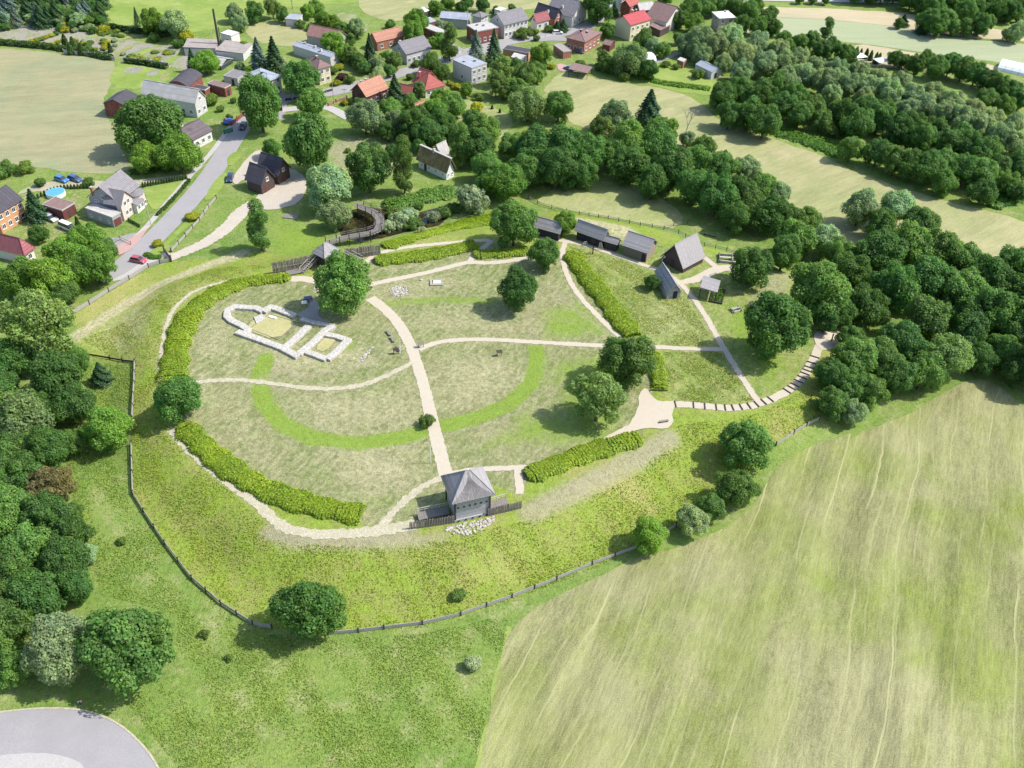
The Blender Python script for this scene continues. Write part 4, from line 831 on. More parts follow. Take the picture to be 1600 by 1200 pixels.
WIN = {}
def add_window(o, x, y, z, rz, w_=1.15, h_=1.35):
    kk = (round(w_, 2), round(h_, 2))
    if kk not in WIN: WIN[kk] = (frame_mesh(w_, h_), pane_mesh(w_, h_))
    f = link('window', WIN[kk][0], o, (x, y, z), rz); link('pane', WIN[kk][1], f)
def add_door(o, x, y, rz, mat, w_=1.0, h_=2.1):
    m = MB().box(-w_/2, w_/2, -.07, .02, .02, h_); d = m.build('door', mat, o, (x, y, 0)); d.rotation_euler = (0, 0, rz)
    MB().box(w_/2-.2, w_/2-.12, -.13, -.07, 1.0, 1.12).build('handle', METAL, d)
def house(L, N, R, h, rh, ridge, wall, roof, label, cat='house', name='house', winR=(0, 0), winL=(0, 0), over=.4, chim=(), doorR=None, doorL=None, group=None, wallL=None, gable=None, ws=1.0, frame=None, minw=2.5, walls=True, doormat=None, dormers=0):
    """eave corners given as picture points: L left, N nearest, R right; side R runs N->R, side L runs N->L"""
    n = G(N[0], N[1], h); z0 = n.z-h; r = A(R[0], R[1], n.z); l = A(L[0], L[1], n.z)
    e1 = Vector((r.x-n.x, r.y-n.y)); e2 = Vector((l.x-n.x, l.y-n.y)); wR = e1.length; u = e1.normalized()
    v = Vector((-u.y, u.x)); dL = e2.dot(v)
    if dL < 0: dL = -dL
    dL = max(dL, minw)
    ang = math.atan2(u.y, u.x); o = empty(name, (n.x, n.y, z0), ang, label, cat, group)
    a, b = over, over; x0, x1, y0, y1 = a, wR-a, b, dL-b; zb = -.6
    if walls:
        m = MB(); m.box(x0, x1, y0, y1, zb, h)
        if ridge in ('NR', 'NL') and rh > 0:
            if ridge == 'NR':
                ym = (y0+y1)/2; m.add([(x0,y0,h),(x0,y1,h),(x0,ym,h+rh*.93),(x1,y0,h),(x1,y1,h),(x1,ym,h+rh*.93)], [(0,1,2)[::-1],(3,4,5),(0,2,5,3),(1,4,5,2)])
            else:
                xm = (x0+x1)/2; m.add([(x0,y0,h),(x1,y0,h),(xm,y0,h+rh*.93),(x0,y1,h),(x1,y1,h),(xm,y1,h+rh*.93)], [(0,1,2),(3,4,5)[::-1],(0,2,5,3),(1,4,5,2)])
        m.build('wall', wall, o)
    if frame is not None:
        m = MB()
        if wallL is not None: pass
    t = .16; X1, Y1 = wR, dL
    def roofpart(mb, nm='roof'):
        return mb.build(nm, roof, o)
    if ridge == 'flat':
        m = MB().box(0, X1, 0, Y1, h+.02, h+.02+t+.06); rf = roofpart(m)
        MB().box(-.03, X1+.03, -.03, .10, h-.05, h+.34).box(-.03, X1+.03, Y1-.10, Y1+.03, h-.05, h+.34).box(-.03, .10, .10, Y1-.10, h-.05, h+.34).box(X1-.10, X1+.03, .10, Y1-.10, h-.05, h+.34).build('roof_edge', CONC, rf)
    elif ridge == 'mono':
        m = MB(); m.slab([(0,0,h+.1),(X1,0,h+.1),(X1,Y1,h+rh+.1),(0,Y1,h+rh+.1)], t); roofpart(m)
    elif ridge == 'hip':
        k_ = min(X1, Y1)/2; m = MB()
        if X1 >= Y1: q = [(k_, Y1/2, h+rh), (X1-k_, Y1/2, h+rh)]; fs = [((0,0,h),(X1,0,h),q[1],q[0]), ((X1,0,h),(X1,Y1,h),q[1]), ((X1,Y1,h),(0,Y1,h),q[0],q[1]), ((0,Y1,h),(0,0,h),q[0])]
        else: q = [(X1/2, k_, h+rh), (X1/2, Y1-k_, h+rh)]; fs = [((0,0,h),(X1,0,h),q[0]), ((X1,0,h),(X1,Y1,h),q[1],q[0]), ((X1,Y1,h),(0,Y1,h),q[1]), ((0,Y1,h),(0,0,h),q[0],q[1])]
        q[0] = q[0]; fs = [f if len(set(f)) == len(f) else tuple(dict.fromkeys(f)) for f in fs]
        if abs(X1-Y1) < .02: fs = [f[:3] for f in fs]
        for f in fs: m.add(f, [tuple(range(len(f)))])
        m.add([(0,0,h-.02),(X1,0,h-.02),(X1,Y1,h-.02),(0,Y1,h-.02)], [(0,3,2,1)]); m.box(0, X1, -.06, 0, h-.18, h).box(-.06, 0, 0, Y1, h-.18, h).box(X1, X1+.06, 0, Y1, h-.18, h)
        rf = roofpart(m)
        mm = MB()
        for f in ((0,0),(X1,0),(X1,Y1),(0,Y1)): 
            qq = min(q, key=lambda e: (e[0]-f[0])**2+(e[1]-f[1])**2); mm.tube((f[0], f[1], h+.03), (qq[0], qq[1], qq[2]+.03), .09, .09, 5)
        if (Vector(q[0])-Vector(q[1])).length > .1: mm.tube(Vector(q[0])+Vector((0,0,.03)), Vector(q[1])+Vector((0,0,.03)), .1, .1, 5)
        mm.build('ridge_cap', roof, rf)
    elif ridge == 'arch':
        m = MB(); n_ = 8
        for i in range(n_):
            t0, t1 = i/n_, (i+1)/n_; z_0 = h+rh*math.sin(math.pi*t0)**.8; z_1 = h+rh*math.sin(math.pi*t1)**.8
            m.slab([(0,Y1*t0,z_0),(X1,Y1*t0,z_0),(X1,Y1*t1,z_1),(0,Y1*t1,z_1)], .1)
        roofpart(m); mm = MB()
        for xx in (x0, x1):
            vs = [(xx, Y1*i/n_, h+rh*.97*math.sin(math.pi*i/n_)**.8-.02) for i in range(n_+1)]; mm.add(vs, [tuple(range(n_+1))])
        mm.build('gable_end', wall, o)
    else:
        for sgn in (0, 1):
            m = MB()
            if ridge == 'NR':
                yy = 0 if sgn == 0 else Y1; pts = [(-.12,yy,h),(X1+.12,yy,h),(X1+.12,Y1/2,h+rh),(-.12,Y1/2,h+rh)]
            else:
                xx = 0 if sgn == 0 else X1; pts = [(xx,-.12,h),(xx,Y1+.12,h),(X1/2,Y1+.12,h+rh),(X1/2,-.12,h+rh)]
            m.slab([(p_[0], p_[1], p_[2]+t) for p_ in pts], t); roofpart(m)
        p0, p1 = (((-.12,Y1/2,h+rh+t),(X1+.12,Y1/2,h+rh+t)) if ridge == 'NR' else ((X1/2,-.12,h+rh+t),(X1/2,Y1+.12,h+rh+t)))
        MB().tube(p0, p1, .13, .13, 5).build('ridge_cap', roof, o)
    for c in chim:
        cx, cy = c[0]*X1, c[1]*Y1; ch = c[2] if len(c) > 2 else 1.2; cm = c[3] if len(c) > 3 else BRICK
        if ridge == 'NR': zz = h+rh*(1-abs(cy/Y1-.5)*2)
        elif ridge == 'NL': zz = h+rh*(1-abs(cx/X1-.5)*2)
        else: zz = h+.2+(rh*.6 if ridge == 'hip' else 0)
        cc = MB().box(cx-.32, cx+.32, cy-.28, cy+.28, zz-.9, zz+ch).build('chimney', cm, o); MB().box(cx-.4, cx+.4, cy-.36, cy+.36, zz+ch, zz+ch+.12).build('chimney_cap', CONC, cc)
    fl = 2.75
    for (nw, nf), side in ((winR, 'R'), (winL, 'L')):
        span = (x1-x0) if side == 'R' else (y1-y0)
        for f in range(nf):
            for i in range(nw):
                s_ = (i+.5)/nw*span; z = .95+f*fl
                ww = min(1.15*ws, span/nw*.62); hh = min(1.35*ws, h-.3-z)
                if hh < .5: continue
                if side == 'R': add_window(o, x0+s_, y0, z, 0, ww, hh)
                else: add_window(o, x0, y0+s_, z, -math.pi/2, ww, hh)
    dm = doormat or METAL
    if doorR is not None: add_door(o, x0+doorR*(x1-x0), y0-.01, 0, dm, *( (2.4, 2.1) if cat in ('garage',) else (1.0, 2.05)))
    if doorL is not None: add_door(o, x0-.01, y0+doorL*(y1-y0), -math.pi/2, dm)
    if gable == 'R' and ridge == 'NL': add_window(o, X1/2, y0, h+.25, 0, 1.0, 1.1)
    if gable == 'L' and ridge == 'NR': add_window(o, x0, Y1/2, h+.2, -math.pi/2, 1.0, 1.1)
    for i in range(dormers):
        xx = X1*(i+.5)/dormers; dz = h+rh*.25; d = MB().box(xx-.8, xx+.8, .5, 2.4, dz, dz+1.2).build('dormer', wall, o); MB().box(xx-.95, xx+.95, .3, 2.8, dz+1.21, dz+1.35).build('dormer_roof', roof, d)
    o['_'] = 0; del o['_']
    return o, X1, Y1
# --- left side by the road
hA, XA, YA = house((134,310),(186,318),(219,291), 4.6, 4.0, 'NR', GREYR, R_GREY, 'grey and pinkish gabled house with front cross-gable beside the road', winL=(2,2), winR=(3,1), gable='L', chim=((.06,.8,1.6,BRICK),))
def cross_gable(o, X1, Y1, h, rh, xc, wd, proj, wall, roof, win=2):
    m = MB(); x0, x1 = xc-wd/2, xc+wd/2; m.box(x0, x1, -proj, .38, -.5, h-.01)
    m.add([(x0,-proj,h),(x1,-proj,h),(xc,-proj,h+rh*.9),(x0,Y1*.4,h),(x1,Y1*.4,h),(xc,Y1*.4,h+rh*.9)], [(0,1,2),(0,2,5,3),(1,4,5,2)]); g = m.build('front_gable', wall, o)
    m = MB()
    for s_ in (-1, 1): m.slab([(xc,-proj-.35,h+rh+.12),(xc+s_*(wd/2+.35),-proj-.35,h-.1),(xc+s_*(wd/2+.35),Y1*.42,h-.1),(xc,Y1*.42,h+rh+.12)], .14)
    m.build('gable_roof', roof, g)
    for i in range(win):
        for z in (1, 3.7):
            if z+1.2 < h+.8: add_window_to(g, xc+(i-(win-1)/2)*1.5, -proj, z)
def add_window_to(g, x, y, z, w_=1.05, h_=1.3):
    kk = (w_, h_)
    if kk not in WIN: WIN[kk] = (frame_mesh(w_, h_), pane_mesh(w_, h_))
    f = link('window', WIN[kk][0], g, (x, y, z)); link('pane', WIN[kk][1], g, (x, y, z))
cross_gable(hA, XA, YA, 4.6, 3.0, XA*.17, 5.0, 1.0, PINKR, R_GREY)
m = MB(); n_ = 6; cx, cy, rr = XA-2.2, .3, 2.2
pts = [(cx+rr*math.cos(a), cy+rr*math.sin(a)) for a in [math.pi+i*math.pi/n_ for i in range(n_+1)]]
m.add([(x, y, -.5) for x, y in pts]+[(x, y, 3.9) for x, y in pts], [(i, i+1, i+1+n_+1, i+n_+1) for i in range(n_)]); b_ = m.build('bay', PINKR, hA)
m = MB(); m.add([(x*1.0+(x-cx)*.12, y+(y-cy)*.12, 3.85) for x, y in pts]+[(cx, cy+.4, 4.9)], [(i, i+1, n_+1) for i in range(n_)]); m.build('bay_roof', R_GREY, b_)
MB().slab([(XA*.35,-2.6,2.6),(XA*.72,-2.6,2.6),(XA*.72,.5,3.6),(XA*.35,.5,3.6)], .14).build('porch_roof', R_GREY, hA)
MB().box(XA*.37, XA*.7, -2.2, .38, -.4, 2.55).build('porch', WHITE, hA)
for i in range(3): add_window(hA, XA*.37+1+i*1.5, -2.2, .8, 0, 1.0, 1.3)
house((131,327),(175,341),(189,333), 2.9, 0, 'flat', GREYR, R_LGREY, 'long grey garage with pale flat roof and dark red door', 'garage', 'garage', doorR=.5, doormat=W_MAROON, winL=(3,1), over=.15, ws=.6)
house((-42,322),(-6,338),(37,313), 5.4, 3.2, 'NR', ORANGE, R_DARK, 'orange-walled two-storey house at the left edge with solar-striped dark roof', winR=(4,2), chim=((.7,.6),), doorR=.85)
house((-40,378),(38,399),(55,387), 3.0, 3.4, 'hip', WHITE, R_MAG, 'house with large wine-red hipped roof at the left edge', winR=(1,1))
house((-70,425),(-18,448),(8,440), 3.4, 2.5, 'hip', PINKR, R_RED, 'small red-roofed building cut by the left edge')
house((64,322),(97,330),(117,318), 3.0, 0, 'flat', W_MAROON, R_BROWN, 'red wooden shed with flat brown roof', 'shed', 'shed', doorR=.5, over=.1, doormat=W_DARK)
# --- black barn with two gables
for i, (l, n, r) in enumerate([((378,284.5),(408,291),(431,277.5)), ((407,262),(434,276),(455,262.5))]):
    if i == 0: bo, bx, by = house(l, n, r, 2.9, 4.2, 'NL', W_DARK, R_DARK, 'near half of the black wooden barn, its gable facing the gravel yard', 'barn', 'barn', gable='R', doorR=.35, doormat=W_MAROON)
    else: house(l, n, r, 2.9, 4.2, 'NL', W_DARK, R_DARK, 'far half of the black wooden barn, close to the trees', 'barn', 'barn', gable='R', doorR=.5, doormat=W_MAROON)
# --- farm group top left
house((160,162),(196,166),(217,150), 4.2, 1.6, 'NR', REDB, R_DARK, 'red brick barn with dark low roof at the grain field edge', 'barn', 'barn', doorL=.5, over=.2, doormat=W_MAROON)
house((212.5,152),(305,163),(322,151.5), 4.6, 3.6, 'NL', LGREY, R_LGREY, 'long farmhouse with pale sheet roof and light gable', gable='R', winR=(2,1), winL=(5,1), over=.2, doorL=.25)
house((260,133),(294,137),(317,117), 4.2, 1.8, 'arch', REDB, R_DARK, 'brick barn with curved dark roof and white posts', 'barn', 'barn', over=.3)
house((296,138),(320,142),(328,137), 2.6, 0, 'flat', REDB, R_DARK, 'low link building of red brick between curved-roof barn and outhouse', 'outhouse', 'outhouse', over=.1)
house((320,133),(351,138.5),(361,133.5), 3.0, 0, 'flat', REDB, R_BROWN, 'red brick outhouse with white painted end wall', 'outhouse', 'outhouse', over=.1, doorR=.5)
house((271,204),(302,220),(333,204), 3.2, 2.4, 'NR', WHITE, R_OLD, 'white cottage with patched dark tiled roof beside the road', winR=(3,1), winL=(1,1), chim=((.2,.62,.9,WHITE),(.35,.7,.9,WHITE)))
house((348,119.5),(371,124),(388,114), 2.5, 0, 'flat', LGREY, R_GREY, 'low double garage with grey flat roof and white piers', 'garage', 'garage', over=.1, doorL=.35)
house((376,118),(417,128),(441,118.5), 5.4, .9, 'hip', WHITE, R_BLUE, 'white two-storey house with bluish low roof', winR=(2,2), winL=(3,2), chim=((.4,.5,.6,METAL),))
house((348,51),(361,57),(374,51.5), 3.6, 0, 'flat', WHITE, R_WHITE, 'white box-shaped building beside the tall chimney', 'shed', 'white_shed', doorL=.4, over=.05)
house((291,67),(337,76),(343,62), 2.6, .5, 'mono', LGREY, R_TAUPE, 'low building with wide taupe flat roof left of the tall chimney', 'shed', 'shed', over=.2)
house((340,77),(380,84),(395,68), 2.8, .5, 'mono', LGREY, R_TAUPE, 'low building with taupe roof right of the tall chimney', 'shed', 'shed', over=.2)
o, x_, y_ = house((327,84),(345,104),(364,92), 1.4, 1.4, 'NL', GLASS, R_LGREY, 'small glasshouse with white glazing bars', 'greenhouse', 'greenhouse', over=.1)
for i in range(12): MB().box(x_*i/12, x_*i/12+.12, -.02, y_, 1.38, 1.5).build('glazing_bar', TRIM, o)
for (a, b, t, rr, lab) in [((344,80),(335.5,14),0,.42,'tall black sheet-metal chimney by the white box-shaped building'), ((347,78),(343.5,42),0,.16,'thin dark pole beside the tall black chimney')]:
    p = G(*a); d_ = ray(*b); tt = p.y/d_[1]; hh = HC+d_[2]*tt-p.z
    e = empty('chimney_stack', p, 0, lab, 'chimney'); MB().tube((0,0,-.2), (0,0,hh), rr*1.1, rr*.8, 10).build('pipe', METAL, e); MB().tube((0,0,-.2), (0,0,1.0), rr*1.8, rr*1.8, 8).build('base', CONC, e)
house((450,26),(464,32),(473,24), 2.6, 0, 'flat', LGREY, R_BLUE, 'small grey garden hut below the top meadow', 'hut', 'hut', over=.1, doorR=.5)
house((466,98),(497,108),(518,102), 5.8, 1.9, 'hip', CREAM, R_BROWN, 'cream two-storey house with brown hipped roof', winR=(2,2), winL=(1,2), chim=((.5,.5),))
house((438,79),(516,90),(530,84), 3.2, .7, 'NL', LGREY, R_BLUE, 'long low building with blue-grey roof and white end wall', 'workshop', 'workshop', winR=(1,1), chim=((.3,.3,.9,WHITE),(.6,.8,.7,BRICK),(.5,.5,.6,WHITE)), over=.1)
house((485,52),(527,66),(543,57), 3.4, 3.0, 'NL', GREYR, R_PINK, 'old barn with faded pink tiled roof at the garden edge', 'barn', 'barn', over=.2, doorR=.5)
house((579,60),(589,67),(632,57), 3.2, 2.6, 'NR', BRICK, R_ORG, 'long brick shed with orange tiled roof behind the gardens', 'shed', 'brick_shed', winR=(3,1), over=.2, minw=6)
house((606,74.5),(635,86),(675,75), 3.9, 3.0, 'NR', LGREY, R_GREY, 'white single-storey house with grey gabled roof in the village middle', winR=(5,1), chim=((.2,.7,.8,BRICK),), gable='L')
house((540,145),(573,153),(608,139), 3.4, 3.6, 'NR', DARKB, R_ORG, 'brick house with bright orange roof and dark gable on the street', chim=((.3,.7),(.5,.7)), winR=(3,1))
house((638,128),(664,141),(697,133), 3.0, 3.6, 'hip', WHITE, R_RED, 'modern house with complex red hipped roof', winR=(3,1), chim=((.25,.75,1.2,R_RED),))
house((655,118),(668,126),(680,120), 3.4, 2.4, 'NL', WHITE, R_RED, 'red-roofed wing behind the modern house', 'house wing', 'house_wing', gable='R')
house((623,135),(641,149),(651,142), 2.6, 2.2, 'NL', BRICK, R_RED, 'red-roofed garage in front of the modern house', 'garage', 'garage', doorR=.5)
house((643,170),(655,176),(669,170), 2.6, 2.2, 'NR', WHITE, R_ORG, 'little red-roofed shed hidden in the bright trees', 'shed', 'shed')
house((705.5,95),(737,107.5),(761,99.5), 5.8, 0, 'flat', LGREY, R_BLUE, 'white cube house with flat roof and balconies', winR=(3,2), winL=(1,1), chim=((.7,.4,.5,METAL),(.25,.6,.4,METAL)), over=.05)
house((718,42),(745,50),(779,43.5), 4.8, 0, 'flat', REDB, R_LGREY, 'flat-roofed red brick house behind the blue spruce', winR=(4,1), winL=(1,1), chim=((.55,.5,.6),(.35,.7,.6)), over=.05)
house((763,29),(788,40.5),(827,31), 5.2, 3.2, 'NR', WHITE, R_GREY, 'tall white terraced house with grey-brown roof', winR=(6,2), gable='L', chim=((.6,.8,.7),))
house((692,20),(731,32),(737,21), 3.6, 1.2, 'NL', GREYR, R_BLUE, 'grey barn with pale blue sheet roof behind the brick house', 'barn', 'barn', over=.2)
house((740,22),(752,28),(765,22), 5.0, 1.0, 'hip', LGREY, R_GREY, 'grey two-storey house hidden behind the tall white house', winR=(2,2))
house((656,33),(664,38),(682,33), 2.8, .5, 'mono', REDB, R_BLUE, 'small outbuilding with pale blue roof near the bright garden tree', 'shed', 'shed', over=.1)
house((661,42),(687,53),(699,49), 2.8, 0, 'flat', REDB, R_LGREY, 'narrow brick outbuilding with pale flat roof', 'outhouse', 'outhouse', over=.05, doorL=.5)
house((656,15),(664,19),(672,16), 2.6, .5, 'mono', W_DARK, R_WHITE, 'tiny white-roofed shed at the meadow edge', 'shed', 'shed', over=.1)
house((775,14),(782,18),(792,14), 2.6, 0, 'flat', WHITE, R_WHITE, 'little white-roofed building above the tall white house', 'shed', 'shed', over=.1)
house((786,77),(826,84),(832,78), 2.9, 0, 'flat', ORANGE, R_DARK, 'orange-walled row of garages with dark flat roof', 'garage', 'garage_row', over=.1)
house((800,89),(818,94),(823,87), 2.2, .5, 'mono', LGREY, R_LGREY, 'pale lean-to in front of the garage row', 'lean-to', 'lean_to', over=.1)
house((826,32),(839,37),(860,31.5), 3.0, 2.8, 'NR', WHITE, R_MAG, 'little white house with wine-red roof', winR=(2,1), gable='L')
house((841,18),(867,31),(880,26), 3.2, 3.4, 'NL', BRICK, R_DARK, 'brick house with dark roof and orange gable', gable='R', winR=(1,1), chim=((.2,.4,1,WHITE),))
house((864,12),(895,28),(919,15), 4.0, 4.6, 'NL', WHITE, R_GREY, 'big house with steep grey roof and white glazed gable', gable='R', winR=(3,1), chim=((.2,.5,1,WHITE),))
house((889,55),(914,66),(941,50), 4.6, 1.4, 'hip', BRICK, R_BROWN, 'square brick house with brown low roof', winR=(4,1), winL=(3,1), chim=((.45,.62,.8,METAL),(.5,.35,.5,METAL)))
house((960,30),(986,40.5),(1018,31), 6.0, 2.4, 'NR', CREAM, R_BRIGHT, 'tall yellow house with bright red roof', winR=(4,2), chim=((.55,.6),(.7,.6)))
house((1014,24),(1042,36),(1070,20), 4.4, 4.2, 'NL', WHITE, R_BROWN, 'white house with brown roof and broad blank gable', winL=(3,1), gable='R', dormers=0)
house((1097,19),(1124,28.5),(1150,27), 5.8, .7, 'hip', BEIGE, R_WHITE, 'beige two-storey block with white roof', winR=(2,2), winL=(3,2), chim=((.6,.6,.5),))
house((971,6),(985,12),(1000,5), 5.0, 2.2, 'NR', REDB, R_RED, 'dark red house at the upper edge of the village', winR=(2,2))
house((990,12),(1000,18),(1023,15), 3.4, 2.4, 'NR', BRICK, R_LGREY, 'house with pale grey gabled roof at the upper edge of the village')
house((960,-4),(972,2),(978,-1), 4.5, 2, 'NR', WHITE, R_GREY, 'white house cut by the top edge of the photo')
house((1015,42),(1032,48),(1048,40), 2.6, .8, 'mono', W_DARK, R_BROWN, 'brown carport between the yellow and white houses', 'carport', 'carport', over=.2)
house((943,68),(953,72),(962,65), 2.2, 1.0, 'NL', W_MAROON, R_BROWN, 'small red garden hut right of the square brick house', 'hut', 'hut', over=.1)
house((1077,103.5),(1112,113.5),(1129,109), 2.6, 1.0, 'NL', LGREY, R_BLUE, 'long shed with pale blue sheet roof beside the willow belt', 'shed', 'shed', over=.05, doorR=.4)
house((1060,93),(1068,97),(1073,93), 2.4, .3, 'mono', BRICK, R_LGREY, 'tiny pinkish hut left of the long blue shed', 'hut', 'hut', over=.05)
house((855,72),(880,82),(893,80), 2.4, 0, 'flat', BRICK, R_TAUPE, 'low brick annex behind the garden wall', 'outhouse', 'outhouse', over=.05)
# carport with posts
o, x_, y_ = house((893,104),(918,115),(926,105), 2.2, .5, 'mono', W_DARK, R_BROWN, 'open brown carport at the edge of the dry strip', 'carport', 'carport', walls=False)
for xx in (.15, x_-.15):
    for yy in (.15, y_/2, y_-.15): MB().box(xx-.08, xx+.08, yy-.08, yy+.08, -.3, 2.25).build('post', M_dark, o)
# polytunnels and plastic
def tunnel(a, b, wd, hgt, label, mat):
    p, q = G(*a), G(*b); d = Vector((q.x-p.x, q.y-p.y)); L = d.length; o = empty('polytunnel', p, math.atan2(d.y, d.x), label, 'polytunnel'); m = MB(); n_ = 8
    for i in range(n_):
        a0, a1 = math.pi*i/n_, math.pi*(i+1)/n_; m.add([(0,wd/2*math.cos(a0),hgt*math.sin(a0)),(L,wd/2*math.cos(a0),hgt*math.sin(a0)),(L,wd/2*math.cos(a1),hgt*math.sin(a1)),(0,wd/2*math.cos(a1),hgt*math.sin(a1))], [(0,1,2,3)])
    for xx in (0, L): m.add([(xx,wd/2*math.cos(math.pi*i/n_),hgt*math.sin(math.pi*i/n_)) for i in range(n_+1)], [tuple(range(n_+1))])
    m.build('cover', mat, o); m = MB()
    for j in range(int(L/2.5)+1):
        for i in range(n_):
            a0, a1 = math.pi*i/n_, math.pi*(i+1)/n_; m.tube((j*2.5,(wd/2+.03)*math.cos(a0),(hgt+.03)*math.sin(a0)), (j*2.5,(wd/2+.03)*math.cos(a1),(hgt+.03)*math.sin(a1)), .05, .05, 4, False)
    m.build('hoops', CONC, o)
PLAST = simple('white_plastic', (.80,.82,.83), .03, 1, .35, .5)
tunnel((1016,94), (975,110), 6, 3.0, 'white polytunnel half hidden by the round weeping willow', PLAST); tunnel((1562,104), (1665,128), 9, 2.6, 'long white polytunnel at the right edge beyond the dark trees', PLAST)
for a, lab in (((1340,96), 'left small white tent roof behind the willow belt'), ((1375,103), 'right small white tent roof behind the willow belt')):
    p = G(*a); o = empty('tent', p, .3, lab, 'tent'); MB().add([(-2.5,-2,2.2),(2.5,-2,2.2),(2.5,2,2.2),(-2.5,2,2.2),(0,0,3.3)], [(0,1,4),(1,2,4),(2,3,4),(3,0,4)]).build('canopy', PLAST, o); m = MB()
    for sx in (-2.4, 2.4):
        for sy in (-1.9, 1.9): m.tube((sx,sy,-.1),(sx,sy,2.2),.05,.05,5)
    m.build('poles', CONC, o)
# thatched cottage
o, x_, y_ = house((640,255),(697.5,272),(713,264.5), 2.3, 4.0, 'NL', simple('limewash', (.76,.76,.75), .05, 1), R_THATCH, 'old white cottage with mossy thatched roof', 'cottage', 'cottage', over=.5, winL=(4,1), winR=(2,1), doorL=.75, chim=((.5,.55,.7,WHITE),), ws=.6)
MB().box(x_/2-.35, x_/2+.35, -.15, y_+.15, 6.35, 6.6).build('ridge_board', CONC, o)
house((676,240),(690,247),(704,240), 2.4, 3.4, 'NR', WHITE, R_LGREY, 'pale-roofed building right behind the thatched cottage', 'cottage', 'cottage')
# --- wooden open-air sheds of the hill fort
def hdet(o, x_, y_, h, n=5):
    for i in range(n): MB().box(.1+(x_-.2)*i/(n-1)-.07, .1+(x_-.2)*i/(n-1)+.07, .05, .2, -.3, h).build('post', M_dark, o)
house((835,352),(874,367),(884,356), 2.2, 2.2, 'NL', W_BLACK, R_SHIN, 'first dark shed, half behind the dense dark tree at the path end', 'shed', 'wooden_shed', minw=4)
o, x_, y_ = house((894,364.5),(942.5,378),(953,369), 2.3, 2.6, 'NL', W_BLACK, R_REED, 'long low dark shed with smooth grey roof behind the path', 'shed', 'wooden_shed', over=.5, doorL=.35)
house((944,377),(964,384),(970,377), 1.9, 1.3, 'NL', W_BLACK, R_SHIN, 'tiny lean-to between the long dark shed and the board-walled shed', 'shed', 'wooden_shed', over=.2)
house((971,385),(1012,397.5),(1029,380), 2.6, 2.6, 'NL', W_BOARD, R_SHIN, 'board-walled shed with checkered shingle roof', 'shed', 'wooden_shed', over=.35, doorL=.12, doormat=W_BLACK)
house((1036,399),(1068,421.5),(1102,403.5), 1.3, 5.2, 'NR', W_DARK, R_REED, 'steep-roofed hut with dark plank gable', 'hut', 'wooden_hut', over=.35, doorL=.5)
house((1022,425),(1042,458.5),(1066,456), 1.9, 2.3, 'NL', W_LOG, R_SHIN, 'little log house with plank roof against the path', 'hut', 'log_house', over=.25, doorR=.6, doormat=W_BLACK)
# open shelter with herb trough
o, x_, y_ = house((1093,453),(1121,457.5),(1126,439), 2.6, .5, 'mono', W_DARK, R_SHIN, 'open plank-roofed shelter on posts with plants below', 'shelter', 'shelter', walls=False, minw=4.0)
for xx in (.2, x_-.2):
    for yy in (.2, y_-.2): MB().box(xx-.1, xx+.1, yy-.1, yy+.1, -.3, 2.7).build('post', M_dark, o)
MB().box(-.6, x_+.2, -1.6, -1.4, 0, .45).box(-.6, x_+.2, 1.2, 1.4, 0, .45).box(-.6, -.4, -1.4, 1.2, 0, .45).box(x_, x_+.2, -1.4, 1.2, 0, .45).build('trough', M_dark, o)
n_ = 500; cc = np.stack([rg.uniform(-.3, x_, n_), rg.uniform(-1.3, 1.1, n_), rg.uniform(.1, .8, n_)], 1); h_ = link('herbs', leaf_mesh('herbs', cc, unit(rg.normal(size=(n_, 3))+np.array([0, 0, .8])), .25), o); h_.color = (.08, .18, .03, 1)
M_pave2 = simple('bleached_timber', (.50,.47,.42), .15, 2)
# log foundation frame and well
def log_frame(a, wd, ln, rz, label, hgt=.8, cells=2):
    p = G(*a); o = empty('log_foundation', p, rz, label, 'log frame'); 
    for z in [.12+.24*i_ for i_ in range(int(hgt/.24))]:
        for y in (0, wd): MB().tube((-.3,y,z),(ln+.3,y,z),.12,.12,6).build('log', M_pave2, o)
        for i in range(cells+1): MB().tube((ln*i/cells,-.3,z+.11),(ln*i/cells,wd+.3,z+.11),.12,.12,6).build('log', M_wood, o)
    MB().box(0, ln, wd*.45, wd*.62, .5, .62).build('plank', CONC, o); return o
log_frame((1124,410), 3.4, 6.2, -.12, 'log foundation frame of a vanished house behind the village path')
log_frame((1146,489), 1.3, 2.1, .45, 'small log well frame on the grass right of the path', .7, 1)
# ------------------------------------------------------------------ watch tower over the lower gate
o, x_, y_ = house((690.5,743.5),(706.5,787.5),(773.5,772), 5.6, 3.7, 'hip', W_LOG, R_SHIN, 'square wooden watchtower with pyramid plank roof', 'tower', 'watchtower', over=.75)
TW = o
m = MB()
for xx in (.7, x_-.7):
    for yy in (.7, y_-.7): m.box(xx-.14, xx+.14, yy-.14, yy+.14, -1.5, 5.6)
m.build('corner_posts', M_dark, o)
MB().box(.55, x_-.55, .48, .74, -1.6, .6).build('lower_wall', W_LOG, o)
MB().box(.3, x_-.3, .30, .46, -.85, -.62).build('sill_beam', M_wood, o)
lh = MB().box(-.17, .17, -.07, .05, 0, .3).mesh('loophole', METAL)
for r_, z in ((6, 3.3), (5, .15)):
    for i in range(r_): link('loophole', lh, o, (1.3+(x_-2.6)*i/(r_-1), .70 if z > 1 else .45, z))
bm = MB().beam((0,0,0),(1,0,0),.12,.12)
